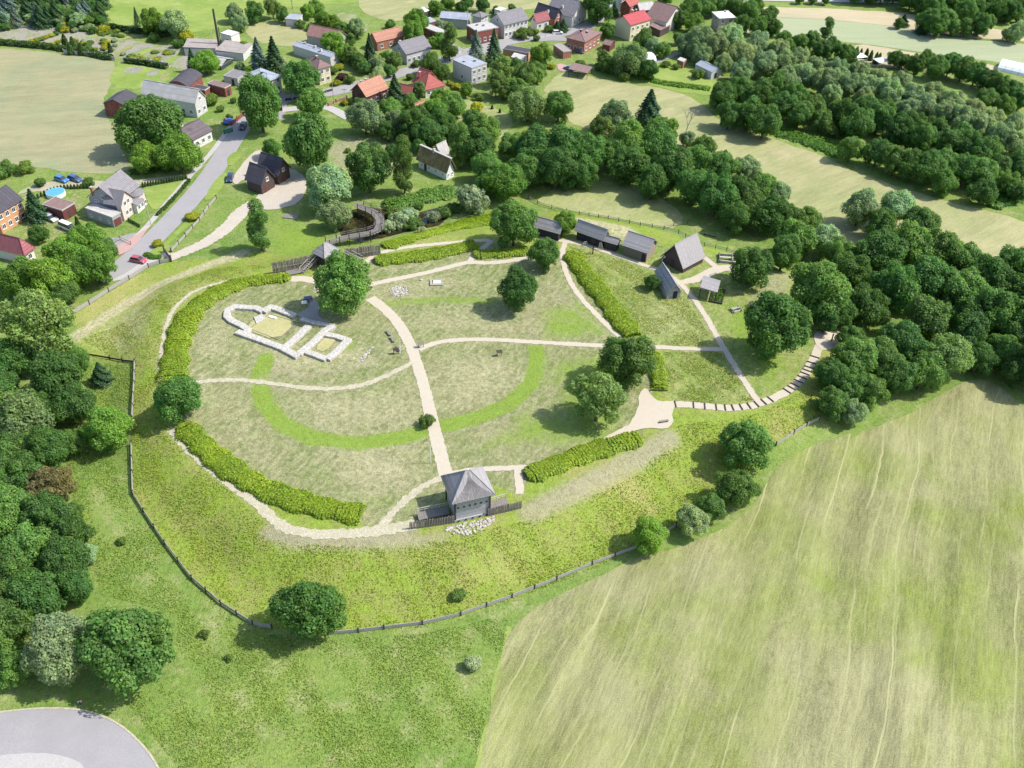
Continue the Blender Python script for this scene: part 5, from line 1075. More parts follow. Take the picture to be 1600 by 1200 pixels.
for i in range(26):
    xx = x_*i/25; t = 1-abs(i/12.5-1); 
    if t > .03: MB().beam((xx,-.04,5.64),(x_/2+(xx-x_/2)*(1-t)*1.0, y_/2*t, 5.64+3.7*t),.07,.05).build('roof_lath', M_wood, o)
    yy = y_*i/25
    if t > .03: MB().beam((-.04,yy,5.64),(x_/2*t, y_/2+(yy-y_/2)*(1-t), 5.64+3.7*t),.07,.05).build('roof_lath', M_wood, o)
MB().blob((x_/2, y_/2, 9.42), .14, .22).build('finial', TRIM, o)
def palisade(pts, hgt, label, sp=.27, r=.125, rail=None, lean=0):
    w_ = resample([tuple(G(*q)[:2]) for q in pts], sp, False); p0 = w_[0]; z0 = H(p0.x, p0.y); o = empty('palisade', (p0.x, p0.y, z0), 0, label, 'palisade'); rr = random.Random(len(w_))
    sm_ = []
    for i in range(4):
        m = MB(); hh = hgt*(1+.03*i); m.tube((0,0,-.6),(0,0,hh-.25),r,r*.95,6,False); m.tube((0,0,hh-.25),(0,0,hh),r*.95,.02,6); sm_.append(m.mesh('stake', M_pal))
    for q in w_[:300]: 
        s_ = link('stake', sm_[rr.randrange(4)], o, (q.x-p0.x, q.y-p0.y, H(q.x, q.y)-z0)); s_.rotation_euler = (rr.uniform(-.02, .02), rr.uniform(-.02, .02), rr.uniform(0, 3))
    if rail:
        m = MB(); t = (w_[-1]-w_[0]).normalized(); nn = Vector((t.y, -t.x))*(r+.08)
        for i in range(len(w_)-1): m.beam((w_[i].x-p0.x+nn.x, w_[i].y-p0.y+nn.y, H(w_[i].x, w_[i].y)-z0+rail), (w_[i+1].x-p0.x+nn.x, w_[i+1].y-p0.y+nn.y, H(w_[i+1].x, w_[i+1].y)-z0+rail), .1, .14)
        m.build('rail', M_wood, o)
    return o
M_pal = simple('stake_wood', (.27,.23,.22), .35, 1.5)
palisade([(641,827),(676,822),(709,817)], 1.9, 'palisade of grey stakes left of the watchtower'); palisade([(763,806),(790,800),(814,794)], 1.9, 'palisade of grey stakes right of the watchtower')
def deck(a, b, c, hgt, label, rails=True):
    """plank platform: a->b long side, c gives the width side"""
    A_, B_, C_ = G(*a), G(*b), G(*c); u = Vector((B_.x-A_.x, B_.y-A_.y)); L = u.length; u.normalize(); v = Vector((-u.y, u.x)); W = abs(Vector((C_.x-A_.x, C_.y-A_.y)).dot(v))
    o = empty('platform', A_, math.atan2(u.y, u.x), label, 'platform'); n_ = int(L/.35)
    for i in range(n_): MB().box(i*L/n_, (i+1)*L/n_-.03, 0, W, hgt-.08, hgt).build('plank', M_wood, o)
    m = MB()
    for x in (.1, L-.1):
        for y in (.1, W-.1): m.box(x-.1, x+.1, y-.1, y+.1, -.5, hgt-.09)
    m.build('supports', M_dark, o)
    if rails:
        m = MB()
        for i in range(5): m.box(L*i/4-.04, L*i/4+.04, W-.08, W, hgt, hgt+1.0)
        m.box(0, L, W-.09, W+.01, hgt+.95, hgt+1.05); m.box(0, L, W-.07, W-.01, hgt+.5, hgt+.57); m.build('railing', M_pave2, o)
    return o
M_pave2 = simple('bleached_timber', (.50,.47,.42), .15, 2)
deck((655,818),(703,808),(652,806), .9, 'wooden wall-walk behind the left palisade of the watchtower'); deck((767,800),(795,792),(764,790), .9, 'wooden wall-walk behind the right palisade of the watchtower')
# stones at the tower's foot
k = NT('field_stone'); oi = k.n('ShaderNodeObjectInfo'); M_stone = k.done(k.mix(oi.outputs['Random'], (.26,.235,.20), (.46,.43,.39)), .9)
def stones(name, label, cat, gen, n, r0, r1, seed, per=60):
    rr = random.Random(seed); c0 = gen(rr); c0 = G(*c0) if len(c0) == 2 else Vector(c0); o = empty(name, (c0.x, c0.y, H(c0.x, c0.y)), 0, label, cat)
    vs = [MB().blob((0,0,0), 1, .7, i, 7, 4).mesh('stone', M_stone) for i in range(4)]; z0 = H(c0.x, c0.y)
    for _ in range(n):
        q = gen(rr); q = G(*q) if len(q) == 2 else Vector(q); s_ = rr.uniform(r0, r1); b = link('stone', vs[rr.randrange(4)], o, (q.x-c0.x, q.y-c0.y, H(q.x, q.y)-z0+s_*.3), rr.uniform(0, 6), (s_, s_*rr.uniform(.7, 1.1), s_*.8))
    return o
def tri_area(r):
    t = r.random(); return (697+t*75, 824-t*16+r.random()**1.3*(6+14*math.sin(t*3.14)))
stones('stone_bank', 'bank of pale field stones below the watchtower', 'stones', tri_area, 230, .12, .30, 2)
c = G(624, 455)
def disc(r):
    a = r.uniform(0, 6.28); q = 2.25*math.sqrt(r.random()); return (c.x+q*math.cos(a), c.y+q*math.sin(a), 0)
stones('stone_circle', 'round patch of white stones on the upper lawn', 'stones', disc, 190, .14, .27, 3)
def strip(r):
    t = r.random(); return (563+t*20+r.uniform(-2.5, 2.5), 564-t*21+r.uniform(-2, 2))
stones('stone_row', 'narrow row of white stones right of the church foundations', 'stones', strip, 60, .12, .26, 4)
def scat(r): return (600+r.gauss(0, 22)*1.0, 728+r.gauss(0, 6))
stones('scattered_stones', 'a few pale stones scattered on the lower lawn', 'stones', scat, 12, .09, .16, 5)
stones('white_stone', 'single white stone between stone circle and tomb slab', 'stone', lambda r: (658, 438), 1, .38, .4, 6)
# tomb slab frame
p = G(672, 447); o = empty('stone_border', p, .1, 'small white rectangular stone frame on the upper lawn', 'stone frame')
MB().box(0, 3.0, 0, .5, 0, .35).build('curb', M_stone, o); MB().box(0, .5, .5, 2.0, 0, .35).build('curb', M_stone, o); MB().box(2.6, 3.0, .5, 2.0, 0, .35).build('curb', M_stone, o); MB().box(0, 3.0, 2.0, 2.4, 0, .35).build('curb', M_stone, o); MB().box(.8, 2.55, .75, 1.95, 0, .28).build('slab', TRIM, o)
# ------------------------------------------------------------------ church foundations (low walls)
k = NT('ruin_stone'); p = k.pos(); v_ = k.n('ShaderNodeTexVoronoi'); v_.inputs['Scale'].default_value = 2.6; k.l(p, v_.inputs['Vector'])
n1 = k.noise(p, .9, 4, .7); col = k.mix(k.ramp(n1, .35, .65), (.52,.49,.45), (.44,.415,.38)); col = k.mix(k.ramp(v_.outputs['Distance'], .35, .55), col, (.36,.34,.305))
k.bump(v_.outputs['Distance'], -.06); M_ruin = k.done(col, .9)
gp = G(450, 520); RU = empty('church_ruin', gp, 0, 'low white stone foundations of a church with rounded apse', 'ruin')
def U(x, y, h=0): q = G(x, y, h); return (q.x-gp.x, q.y-gp.y)
def wall_seg(pts, wd=1.35, hgt=.62):
    wd *= 1.22
    """low wall along centre line given on its top edge; stones broken up along the face"""
    w_ = [Vector(U(x, y, hgt)) for x, y in pts]; w_ = resample(w_, .45, False); m = MB(); n = len(w_); vs = []; fs = []
    rr = random.Random(n)
    for i in range(n):
        t = (w_[min(i+1, n-1)]-w_[max(i-1, 0)]).normalized(); nn = Vector((-t.y, t.x)); z1 = hgt+rr.uniform(-.05, .03)
        ext = 1+rr.uniform(-.06, .06)
        for f, z in ((-1, -.3), (-1, z1-.06), (-.86, z1), (0, z1+.02), (.86, z1), (1, z1-.06), (1, -.3)):
            p_ = w_[i]+nn*(wd/2*f*ext); vs.append((p_.x, p_.y, z))
        if i: 
            for q in range(6): fs.append(((i-1)*7+q, i*7+q, i*7+q+1, (i-1)*7+q+1))
    fs += [tuple(range(7)), tuple(range((n-1)*7, n*7))[::-1]]; m.add(vs, fs)
    return m.build('wall', M_ruin, RU)
wall_seg([(370,517),(405,529),(440,542),(466,556)]); wall_seg([(382,522),(388,514),(377,507),(362,500),(354,493),(355,484),(366,478),(382,479),(400,480),(411,485)], 1.3)
wall_seg([(411,486),(423,478),(440,484),(461,492)]); wall_seg([(446,541),(463,526),(482,508)], 1.35); wall_seg([(466,552),(490,533),(508,515),(522,508)], 1.35)
wall_seg([(470,497),(490,503),(522,508)], .9, .55); wall_seg([(478,548),(495,554),(510,560)], 1.2); wall_seg([(511,560),(529,545),(545,528)], 1.35); wall_seg([(508,521),(525,524),(544,530)], 1.2)
for a, b in (((377,510),(466,550)), ):
    pass
q_ = [U(397,497), U(410,492), U(416,499), U(401,507)]; MB().slab([(x, y, .3) for x, y in q_], .3).build('altar_base', M_ruin, RU)
q_ = [U(421,494), U(432,497), U(431,499.5), U(420,497)]; MB().slab([(x, y, .35) for x, y in q_], .3).build('slab', TRIM, RU)
sheet('ruin_floor', [(395,500),(423,488),(464,503),(432,533),(385,515)], fieldmat('ruin_floor_grass', (.40,.36,.18), (.34,.33,.15), (.44,.38,.2), .3, 0, 1, 3, .4), .06, 1, .05)
sheet('ruin_floor', [(490,545),(512,524),(528,529),(508,551)], fieldmat('ruin_floor_grass', (.40,.36,.18), (.34,.33,.15), (.44,.38,.2), .3, 0, 1, 3, .4), .06, 1, .05)
mm = MB(); q_ = [Vector(U(x, y)) for x, y in ((390,514),(421,491),(468,505),(434,531),(390,514))]
for i in range(4): mm.beam((q_[i].x, q_[i].y, .1), (q_[i+1].x, q_[i+1].y, .1), .16, .12)
mm.build('floor_edging', M_wood, RU)
sheet('ruin_path', [(460,492),(478,486),(486,474),(478,468),(486,464),(496,470),(500,482),(496,492),(505,500),(520,504),(500,506),(480,500)], M_greypave, .09, .8, .1)
# ------------------------------------------------------------------ upper gatehouse, palisades, bridge
o, x_, y_ = house((491,392),(507,404),(532,390), 3.6, 2.3, 'hip', W_DARK, R_SHIN, 'small wooden gatehouse with pyramid plank roof behind the big tree', 'gatehouse', 'gatehouse', over=.5)
palisade([(428,428),(450,424),(470,420),(494,414)], 3.2, 'long palisade left of the upper gatehouse', .31, .15, 1.6); palisade([(541,405),(565,402),(594,398)], 3.0, 'reddish palisade right of the upper gatehouse', .34, .17, 1.3)
def stair(a, b, hgt, wd, label):
    p, q = G(*a), G(*b, hgt); z0 = H(p.x, p.y); o = empty('stairs', (p.x, p.y, z0), 0, label, 'stairs'); d = Vector((q.x-p.x, q.y-p.y)); nn = Vector((-d.y, d.x)).normalized()*wd/2
    for s_ in (-1, 1):
        MB().beam((nn.x*s_, nn.y*s_, .1), (d.x+nn.x*s_, d.y+nn.y*s_, q.z-z0), .12, .3).build('stringer', M_wood, o); MB().beam((nn.x*s_, nn.y*s_, 1.1), (d.x+nn.x*s_, d.y+nn.y*s_, q.z-z0+1), .08, .1).build('handrail', M_pave2, o)
    for i in range(1, 11):
        t = i/11; MB().beam((d.x*t-nn.x, d.y*t-nn.y, .1+(q.z-z0-.1)*t), (d.x*t+nn.x, d.y*t+nn.y, .1+(q.z-z0-.1)*t), .3, .06).build('tread', M_wood, o)
stair((471,427), (497,398), 2.4, 1.4, 'steep wooden stairs up to the gatehouse beside the left palisade'); stair((566,408), (537,393), 2.2, 1.2, 'wooden stairs on the right side of the gatehouse')
deck((449,432),(474,427),(452,424), .35, 'low plank platform at the foot of the gatehouse stairs', False)
p = G(455, 339); o = empty('cellar_hatch', p, -.15, 'low earth-coloured slab in the meadow by the pale willow', 'slab'); MB().box(-2, 2, -1.1, 1.1, 0, .25).build('slab', M_wood, o)
bw = resample(smooth_line([tuple(A(x, y, 2.2)[:2]) for x, y in [(512,379),(530,373),(555,368),(580,364),(592,358),(595,348),(590,336),(579,328),(566,324),(556,318)]], False, 2), .3, False)
o = empty('footbridge', (bw[0].x, bw[0].y, 0), 0, 'curving wooden footbridge over the pond', 'bridge'); b0 = bw[0]; m = MB(); pl = []
zb = lambda i: 2.2-.0*i
for i in range(len(bw)-1):
    t = (bw[i+1]-bw[i]).normalized(); nn = Vector((-t.y, t.x))*1.2; a = bw[i]-b0; b = a+t*.26
    MB().add([(a.x-nn.x,a.y-nn.y,2.1),(b.x-nn.x,b.y-nn.y,2.1),(b.x+nn.x,b.y+nn.y,2.1),(a.x+nn.x,a.y+nn.y,2.1),(a.x-nn.x,a.y-nn.y,2.2),(b.x-nn.x,b.y-nn.y,2.2),(b.x+nn.x,b.y+nn.y,2.2),(a.x+nn.x,a.y+nn.y,2.2)], [(0,3,2,1),(4,5,6,7),(0,1,5,4),(1,2,6,5),(2,3,7,6),(3,0,4,7)]).build('plank', M_wood, o)
for s_ in (-1, 1):
    prev = None; m = MB()
    for i in range(0, len(bw)-1, 8):
        t = (bw[i+1]-bw[i]).normalized(); q = bw[i]-b0+Vector((-t.y, t.x))*1.15*s_
        MB().box(q.x-.09, q.x+.09, q.y-.09, q.y+.09, -1.2, 3.5).build('post', M_dark, o)
        if prev is not None:
            for z in (2.75, 3.25): m.beam((prev.x, prev.y, z), (q.x, q.y, z), .06, .12)
        prev = q
    m.build('railing', M_wood, o)
# ------------------------------------------------------------------ fences
def fence(pts, label, span=3.4, hgt=1.1, rails=(.25,.55,.85), mat=None, pmat=None, pw=.22, rh=.2, name='fence'):
    mat = mat or M_wood; w_ = []; g = [Vector(tuple(G(*q)[:2])) for q in pts]
    w_ = resample(g, span*1.02, False); p0 = w_[0]; z0 = H(p0.x, p0.y); o = empty(name, (p0.x, p0.y, z0), 0, label, 'fence'); rr = random.Random(len(w_))
    pm = MB().box(-pw/2, pw/2, -pw/2, pw/2, -.5, hgt+.15).mesh('post', pmat or M_dark)
    for i, q in enumerate(w_):
        z = H(q.x, q.y)-z0; link('post', pm, o, (q.x-p0.x, q.y-p0.y, z), rr.uniform(-.3, .3))
        if i:
            a = w_[i-1]; za_ = H(a.x, a.y)-z0
            for r_ in rails: MB().beam((a.x-p0.x, a.y-p0.y, za_+r_+rr.uniform(-.03, .03)), (q.x-p0.x, q.y-p0.y, z+r_+rr.uniform(-.03, .03)), .07, rh).build('rail', mat, o)
    return o
M_rail = simple('silvered_planks', (.37,.35,.335), .2, 1.5)
fence([(112,493),(140,476),(170,456),(202,437),(232,418),(250,412),(267,409)], 'plank fence along the road below the maples', 3.6, rails=(.25,.5,.75,.98), mat=M_rail, rh=.22)
fence([(268,394),(290,370),(312,345),(326,325),(338,311)], 'plank fence along the road verge above the gate', 3.3, rails=(.3,.55,.8), mat=M_rail)
fence([(132,554),(172,561),(211,567)], 'short log fence across the left bank top', 3.3, .9, (.2,.45), M_dark)
fence([(211,567),(210,600),(207,655)], 'upper left boundary fence beside the small conifer', 3.4, .9, (.2,.5,.8), M_rail)
fence([(206,695),(207,740),(208,772),(225,800),(258,850),(300,905),(345,944),(370,960),(395,976),(425,982)], 'long left boundary fence down to the round bottom tree', 3.4, 1.0, (.25,.5,.8), M_rail)
fence([(513,992),(560,988),(600,983),(660,976),(720,962),(800,934),(870,906),(925,883),(996,856)], 'bottom boundary fence right of the round bottom tree', 3.5, 1.1, (.25,.5,.8), M_rail)
fence([(1040,832),(1056,823),(1072,816)], 'short fence piece between the bright bush and the joined trees', 3.4, 1.1, (.25,.5,.8), M_rail)
fence([(1212,697),(1240,678),(1260,666),(1280,656)], 'right boundary fence ending in the wood', 3.4, 1.1, (.25,.5,.8), M_rail)
fence([(826,311),(840,319),(862,326),(885,332),(905,336),(950,343),(1000,354),(1037,359),(1052,354),(1074,350)], 'thin rail fence around the paddock', 2.6, 1.1, (.4,.85), M_wood, pw=.15, rh=.1)
fence([(1037,359),(1060,365),(1082,377),(1100,386),(1135,393),(1150,398)], 'thin rail fence behind the steep-roofed hut', 2.6, 1.1, (.4,.85), M_wood, pw=.15, rh=.1)
fence([(445,158),(470,155),(500,148),(520,142)], 'white-posted street fence by the cream house', 2.5, 1.2, (.5,), METAL, pmat=CONC, pw=.3, rh=.7)
fence([(513,166),(525,160),(542,154)], 'red brick-coloured street fence in front of the brick house', 2.5, 1.0, (.4,), BRICK, pmat=REDB, pw=.35, rh=.7)
fence([(170,385),(188,375),(205,383)], 'metal fence of the garage drive', 2.5, 1.1, (.2,.9), METAL, pw=.08, rh=.06) 
fence([(690,93),(722,82)], 'pale street wall opposite the white cube house', 3, 1.0, (.4,), LGREY, pmat=LGREY, pw=.25, rh=.8)
fence([(840,62),(875,52),(890,47)], 'pale garden wall along the upper street', 3, .9, (.35,), LGREY, pmat=LGREY, pw=.25, rh=.7)
fence([(352,193),(362,197),(380,182),(388,170)], 'red brick garden wall at the road bend', 3.5, 1.5, (.4,1.0), REDB, pmat=REDB, pw=.3, rh=.62)
fence([(195,96),(230,100),(264,105)], 'grey concrete fence behind the kitchen plot', 2.6, 1.8, (.5,1.2), CONC, pmat=CONC, pw=.15, rh=.68)
fence([(100,84),(140,88),(180,95)], 'grey concrete fence along the nursery', 2.6, 1.8, (.5,1.2), CONC, pmat=CONC, pw=.15, rh=.68)
# gate across the track
p, q = G(257,394), G(268,409); o = empty('gate', p, math.atan2(q.y-p.y, q.x-p.x), 'dark plank gate standing open where the track leaves the road', 'gate'); L = (q-p).length
for i in range(int(L/.5)): MB().box(i*.5, i*.5+.34, -.05, .05, .1, 1.5+.1*(i % 2)).build('plank', M_dark if i % 2 else M_wood, o)
for x in (0, L): MB().box(x-.15, x+.15, -.15, .15, -.4, 2.0).build('post', M_dark, o)
# ------------------------------------------------------------------ poles and lamps
def pole(a, top, label, name='utility_pole', cat='pole', r=.11, mat=None, arms=True, lamp=False):
    p = G(*a); d_ = ray(*top); tt = p.y/d_[1]; hh = max(2, HC+d_[2]*tt-p.z); o = empty(name, p, tr.uniform(0, 3), label, cat)
    MB().tube((0,0,-.3),(0,0,hh),r,r*.7,8).build('pole', mat or CONC, o)
    if arms: MB().box(-.8, .8, -.05, .05, hh-.5, hh-.38).build('crossarm', M_dark, o)
    if lamp: MB().beam((0,0,hh),(.9,0,hh+.15),.1,.08).build('arm', CONC, o); MB().box(.7, 1.25, -.13, .13, hh+.1, hh+.22).build('lamp_head', TRIM, o)
    return o
WP = TRIM
pole((626,553),(626,528),'white lamp post beside the wooden bench, by the path', 'lamp_post', 'lamp post', .07, WP, False); pole((673,724),(674,695),'white lamp post left of the lower end of the broad path', 'lamp_post', 'lamp post', .07, WP, False)
pole((1033,418),(1035,405),'white lamp post by the little log house', 'lamp_post', 'lamp post', .07, WP, False, True)
pole((236,351),(230,322),'grey street pole at the drive of the gabled house', arms=False, lamp=True, name='street_lamp', cat='street lamp'); pole((318,259),(312,222),'concrete pole at the white cottage')
pole((522,162),(522,130),'street pole in front of the cream house'); pole((540,166),(539,138),'street pole at the brick house corner'); pole((731,45),(734,12),'pole on the brick house roof line', mat=CONC)
pole((892,48),(895,22),'pole at the street junction'); pole((613,118),(613,100),'street pole beside the village garden', arms=False); pole((968,32),(968,18),'pole left of the yellow house', arms=False)
pole((457,14),(457,0),'dark pole by the garden hut', mat=M_dark)
# ------------------------------------------------------------------ cars
TYRE = simple('tyre', (.02,.02,.02), .1)
def paint(nm, c): 
    k = NT(nm); k.b.inputs['Coat Weight'].default_value = .6; k.b.inputs['Specular IOR Level'].default_value = .5
    return k.done(k.mix(k.ramp(k.noise(k.obj(), 1.5, 3), .3, .8), c, tuple(x*.85 for x in c)), .3)
def car(a, d, c, label, L=4.1, van=False):
    """a: picture point of the middle, d: picture direction of the bonnet"""
    p = G(*a); q = G(a[0]+d[0], a[1]+d[1]); rz = math.atan2(q.y-p.y, q.x-p.x); o = empty('parked_car', p, rz, label, 'car'); W = 1.72; h2 = 1.95 if van else 1.45
    prof = [(-L/2,.35),(-L/2,.75),(-L/2+.1,1.0),(L*.18,.95),(L*.40,.85),(L/2,.68),(L/2,.35)]
    def loft(pr, w0, w1, zc, mat, nm, par):
        m = MB(); n = len(pr); vs = []
        for s_ in (-1, 1):
            for x, z in pr: f = w0 if z < zc else w1; vs.append((x, s_*f/2, z))
        m.add(vs, [tuple(range(n))[::-1], tuple(range(n, 2*n))]+[(i, (i+1) % n, (i+1) % n+n, i+n) for i in range(n)]); return m.build(nm, mat, par)
    pm = paint('paint_'+label.split(' ')[0], c); loft(prof, W, W*.97, .9, pm, 'body', o)
    if van: cab = [(-L/2+.08,.98),(-L/2+.12,h2-.1),(-L/2+.3,h2),(L*.2,h2),(L*.32,h2-.25),(L*.38,.9)]
    else: cab = [(-L/2+.12,.98),(-L/2+.42,h2-.03),(-L*.2,h2),(L*.08,h2-.02),(L*.26,.94)]
    g = loft(cab, W*.96, W*.80, 1.1, GLASS, 'windows', o)
    rt = [(x*.93, z+.015) for x, z in cab if z > h2-.3]; 
    MB().box(min(x for x, _ in rt), max(x for x, _ in rt), -W*.395, W*.395, h2-.01, h2+.05).build('roof', pm, o)
    for s_ in (-1, 1):
        for x in (-L*.31, L*.31):
            w_ = MB().tube((x, s_*(W/2-.18), .32), (x, s_*(W/2+.02), .32), .32, .32, 12).build('wheel', TYRE, o); MB().tube((x, s_*(W/2+.02), .32), (x, s_*(W/2+.04), .32), .19, .19, 8).build('hub', CONC, w_)
        MB().box(L/2-.14, L/2-.02, s_*.62-.16, s_*.62+.16, .58, .74).build('headlight', TRIM, o)
        MB().box(-L/2-.03, -L/2+.05, s_*.66-.13, s_*.66+.13, .68, .88).build('tail_light', R_BRIGHT, o)
    return o
car((217,409),(20,4),(.42,.07,.085),'red hatchback parked at the track gate',4.0); car((97,283),(12,4),(.05,.19,.50),'bright blue car parked on the dusty track',4.2)
car((118,282),(12,4),(.06,.10,.26),'dark blue estate car parked right of the bright blue one',4.4); car((360,281),(-3,9),(.02,.045,.12),'navy car parked beside the black barn',4.3)
car((380,200),(-5,8),(.02,.022,.03),'black car driving in the shade at the road bend',4.3); car((57,347),(12,2),(.02,.02,.03),'black car in the shadow before the orange house',4.2)
car((106,358),(12,5),(.75,.76,.76),'white camper van behind the garden maples',5.0,True); car((80,343),(10,5),(.74,.75,.76),'white estate car next to the dark spruce',4.6)
car((889,109),(-8,-3),(.05,.15,.33),'blue car half under the brown carport',4.0); car((871,53),(10,0),(.75,.75,.75),'white car standing on the upper street',4.2)
car((905,82),(10,3),(.03,.09,.28),'deep blue car by the square brick house',4.2); car((1052,40),(8,-3),(.28,.42,.60),'light blue car at the blank white gable',4.0)
# ------------------------------------------------------------------ garden things
p = G(88,305); o = empty('swimming_pool', p, 0, 'round above-ground pool with bright blue cover behind the red shed', 'pool')
MB().tube((0,0,-.1),(0,0,1.1),2.5,2.5,24).build('pool_wall', PLAST, o); MB().tube((0,0,1.1),(0,0,1.15),2.45,2.35,24).build('pool_cover', simple('pool_blue', (.10,.34,.62), .06, 1, .4), o)
def boulder(a, r, label, mat): p = G(*a); o = MB().blob((0,0,r*.4), r, r*.6, int(a[0]), 9, 5).build('boulder', mat); o.location = p; return tag(o, label, 'rock')
p = G(357,193); o = empty('boat', p, .2, 'small blue covered boat behind the brick wall', 'boat'); MB().blob((0,0,.8), 1.9, .5, 3, 10, 5).build('cover', simple('tarpaulin_blue', (.08,.14,.42), .1, 1), o); MB().box(-1.5,1.5,-.5,.5,.0,.5).build('trailer', METAL, o)
p = G(351,210); o = empty('green_gate', p, .8, 'green painted gate of the white cottage', 'gate'); 
for i in range(8): MB().box(i*.35, i*.35+.28, -.04, .04, .1, 1.5).build('slat', simple('green_paint', (.03,.22,.12), .1), o)
for x in (-.1, 2.85): MB().box(x-.08, x+.08, -.08, .08, -.3, 1.6).build('post', METAL, o)
p = G(437,172); o = empty('shrine', p, .2, 'narrow dark wooden shrine between the dark chestnut and the dense tree', 'shrine'); MB().box(-.9,.9,-.9,.9,0,3.0).build('body', W_DARK, o); MB().add([(-1.2,-1.2,3.0),(1.2,-1.2,3.0),(1.2,1.2,3.0),(-1.2,1.2,3.0),(0,0,4.6)], [(0,1,4),(1,2,4),(2,3,4),(3,0,4),(3,2,1,0)]).build('roof', METAL, o)
# benches and boards by the path
def bench(a, d, label, L=2.0):
    p = G(*a); q = G(a[0]+d[0], a[1]+d[1]); o = empty('bench', p, math.atan2(q.y-p.y, q.x-p.x), label, 'bench')
    MB().box(-L/2, L/2, -.22, .22, .4, .48).build('seat', M_wood, o)
    for s_ in (-1, 1): MB().box(s_*L*.36-.1, s_*L*.36+.1, -.18, .18, -.1, .4).build('leg', M_dark, o)
    return o
bench((607,522),(3,4),'upper dark log bench left of the broad path'); bench((613,532),(3,4.5),'lower dark log bench left of the broad path'); bench((622,546),(1.5,5),'plank bench right beside the lamp post')
def board(a, label, rz, c=None):
    p = G(*a); o = empty('information_board', p, rz, label, 'information board')
    for x in (-.5, .5): MB().box(x-.05, x+.05, -.05, .05, -.2, 1.3).build('post', M_dark, o)
    MB().slab([(-.65,-.35,1.05),(.65,-.35,1.05),(.65,.35,1.4),(-.65,.35,1.4)], .06).build('panel', c or TRIM, o)
board((619,553),'dark low board at the foot of the lamp post',.3,M_dark); board((658,543),'little board at the fork of the broad and the narrow path',.2,M_wood); board((476,479),'white information board by the church foundations',.3)
board((780,556),'small dark board on the lawn right of the broad path',.4,M_dark)
bench((1037,660),(6,-1),'pale bench on the edge of the sandy clearing'); bench((1083,372),(6,2),'log seat behind the rail fence'); bench((1108,368),(8,2),'long pale log lying in the grass by the wood', 3.6); bench((988,397),(6,2),'little bench before the tiny lean-to', 1.5)
p = G(482,470); o = empty('model_display', p, .3, 'blue-grey covered model table beside the church foundations', 'display'); MB().box(-.9,.9,-.6,.6,.7,.95).build('top', simple('slate_blue', (.10,.13,.24), .15), o)
for x in (-.8,.8):
    for y in (-.5,.5): MB().box(x-.06,x+.06,y-.06,y+.06,-.1,.7).build('leg', METAL, o)
def wpost(a, top, label, nm='carved_post'):
    p = G(*a); o = empty(nm, p, 0, label, 'carved post'); m = MB(); m.tube((0,0,-.2),(.02,0,top*.7),.17,.14,8); m.build('shaft', M_dark, o); MB().blob((.02,0,top*.82), .2, top*.18, 4, 7, 5).build('head', M_dark, o)
wpost((1299,533),2.1,'taller dark carved post on the right-hand clearing'); wpost((1310,526),1.2,'shorter dark carved post on the right-hand clearing'); wpost((926,397),2.3,'dark carved wooden figure beside the village path')
# wheel and ladders leaning on the long dark shed
p = G(914,384); o = empty('cart_wheel', p, .35, 'pale cart wheel leaning on the long dark shed', 'wheel'); m = MB(); n_ = 16
for i in range(n_):
    a0, a1 = 6.283*i/n_, 6.283*(i+1)/n_; m.beam((math.cos(a0)*.6,0,.62+math.sin(a0)*.6),(math.cos(a1)*.6,0,.62+math.sin(a1)*.6),.08,.1)
m.build('rim', M_pave2, o); MB().tube((0,-.15,.62),(0,.15,.62),.12,.12,8).build('hub', M_pave2, o)
for i in range(8): MB().beam((0,0,.62),(math.cos(i*.785)*.58,0,.62+math.sin(i*.785)*.58),.05,.05).build('spoke', M_pave2, o)
p = G(937,390); o = empty('drying_rack', p, .3, 'pale pole rack leaning at the end of the long dark shed', 'rack')
for i in range(5): MB().tube((-.8+i*.4,-.5,0),(-.1+i*.1,.1,2.1),.04,.03,5).build('pole', M_pave2, o)
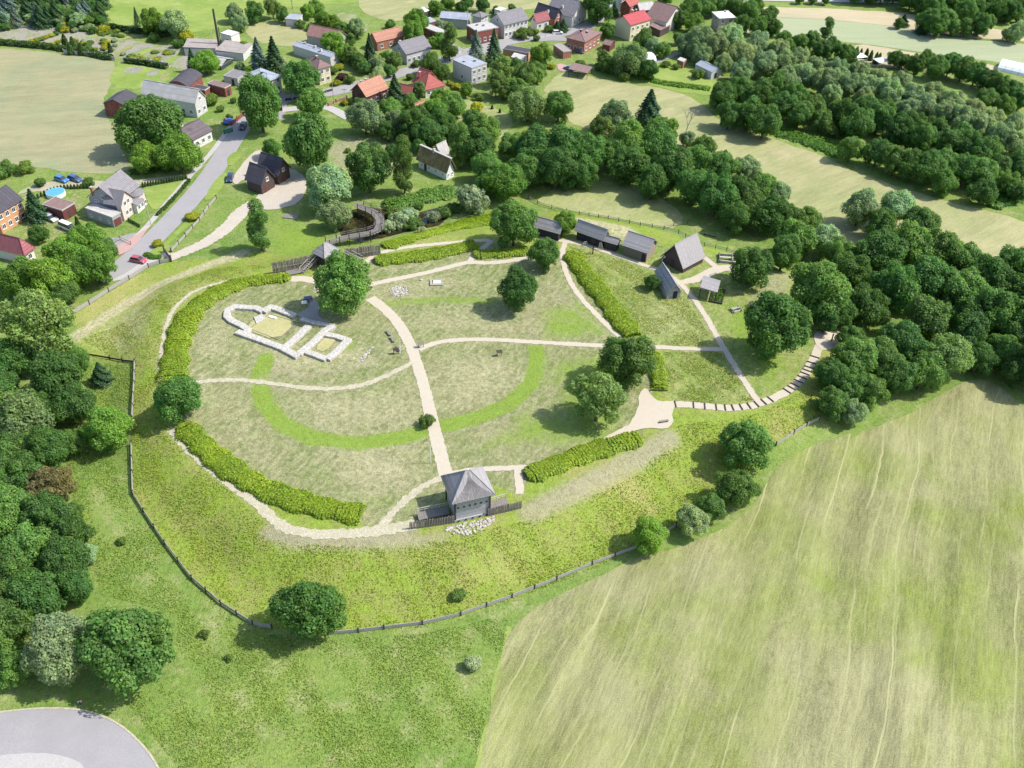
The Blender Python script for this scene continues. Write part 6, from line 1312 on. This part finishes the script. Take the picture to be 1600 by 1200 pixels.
# ------------------------------------------------------------------ person sitting in the shade above the turning circle
p = G(125.5, 1098); P0 = empty('person', p, math.radians(200), 'person in a white top sitting in the shade above the turning circle', 'person')
def skinned(name, pts, edges, rad, mat, sub=2):
    m = bpy.data.meshes.new(name); m.from_pydata(pts, edges, []); m.materials.append(mat); o = link(name, m, P0)
    md = o.modifiers.new('skin', 'SKIN'); sv = m.skin_vertices[0].data
    for i, r_ in enumerate(rad): sv[i].radius = (r_, r_*.9) if not isinstance(r_, tuple) else r_
    sv[0].use_root = True; s2 = o.modifiers.new('sub', 'SUBSURF'); s2.levels = s2.render_levels = sub; return o
SKIN = simple('skin', (.50,.30,.22), .05); CW = simple('white_cotton', (.78,.78,.80), .03); CN = simple('navy_cloth', (.035,.04,.075), .1)
# pelvis, spine, neck, head, legs (knees raised), arms resting on the knees
pts = [(0,0,.16),(0,-.02,.34),(0,.03,.54),(0,.09,.64),(0,.11,.76),(0,.12,.86),(-.09,.06,.15),(-.13,.42,.46),(-.13,.58,.07),(-.13,.76,.04),(.09,.06,.15),(.13,.42,.46),(.13,.58,.07),(.13,.76,.04),(-.19,.03,.53),(-.27,.16,.38),(-.14,.38,.55),(.19,.03,.53),(.27,.16,.38),(.14,.38,.55)]
ed = [(0,1),(1,2),(2,3),(3,4),(4,5),(0,6),(6,7),(7,8),(8,9),(0,10),(10,11),(11,12),(12,13),(2,14),(14,15),(15,16),(2,17),(17,18),(18,19)]
rad = [(.15,.12),(.15,.11),(.16,.11),.055,.095,.075,.10,.068,.045,.045,.10,.068,.045,.045,.062,.046,.034,.062,.046,.034]
skinned('body', pts, ed, rad, SKIN)
skinned('shirt', [(0,-.01,.28),(0,0,.40),(0,.03,.55),(-.19,.03,.54),(-.27,.16,.39),(.19,.03,.54),(.27,.16,.39),(-.22,.26,.46),(.22,.26,.46)], [(0,1),(1,2),(2,3),(3,4),(2,5),(5,6),(4,7),(6,8)], [(.17,.135),(.17,.13),(.175,.12),.078,.062,.078,.062,.05,.05], CW)
skinned('trousers', [(0,0,.15),(0,-.01,.24),(-.09,.06,.16),(-.13,.42,.47),(-.13,.55,.14),(.09,.06,.16),(.13,.42,.47),(.13,.55,.14)], [(0,1),(0,2),(2,3),(3,4),(0,5),(5,6),(6,7)], [(.165,.135),(.16,.13),.115,.083,.065,.115,.083,.065], CN)
MB().blob((0,.095,.84), .105, .11, 2, 10, 7).build('hair', M_dark, P0)
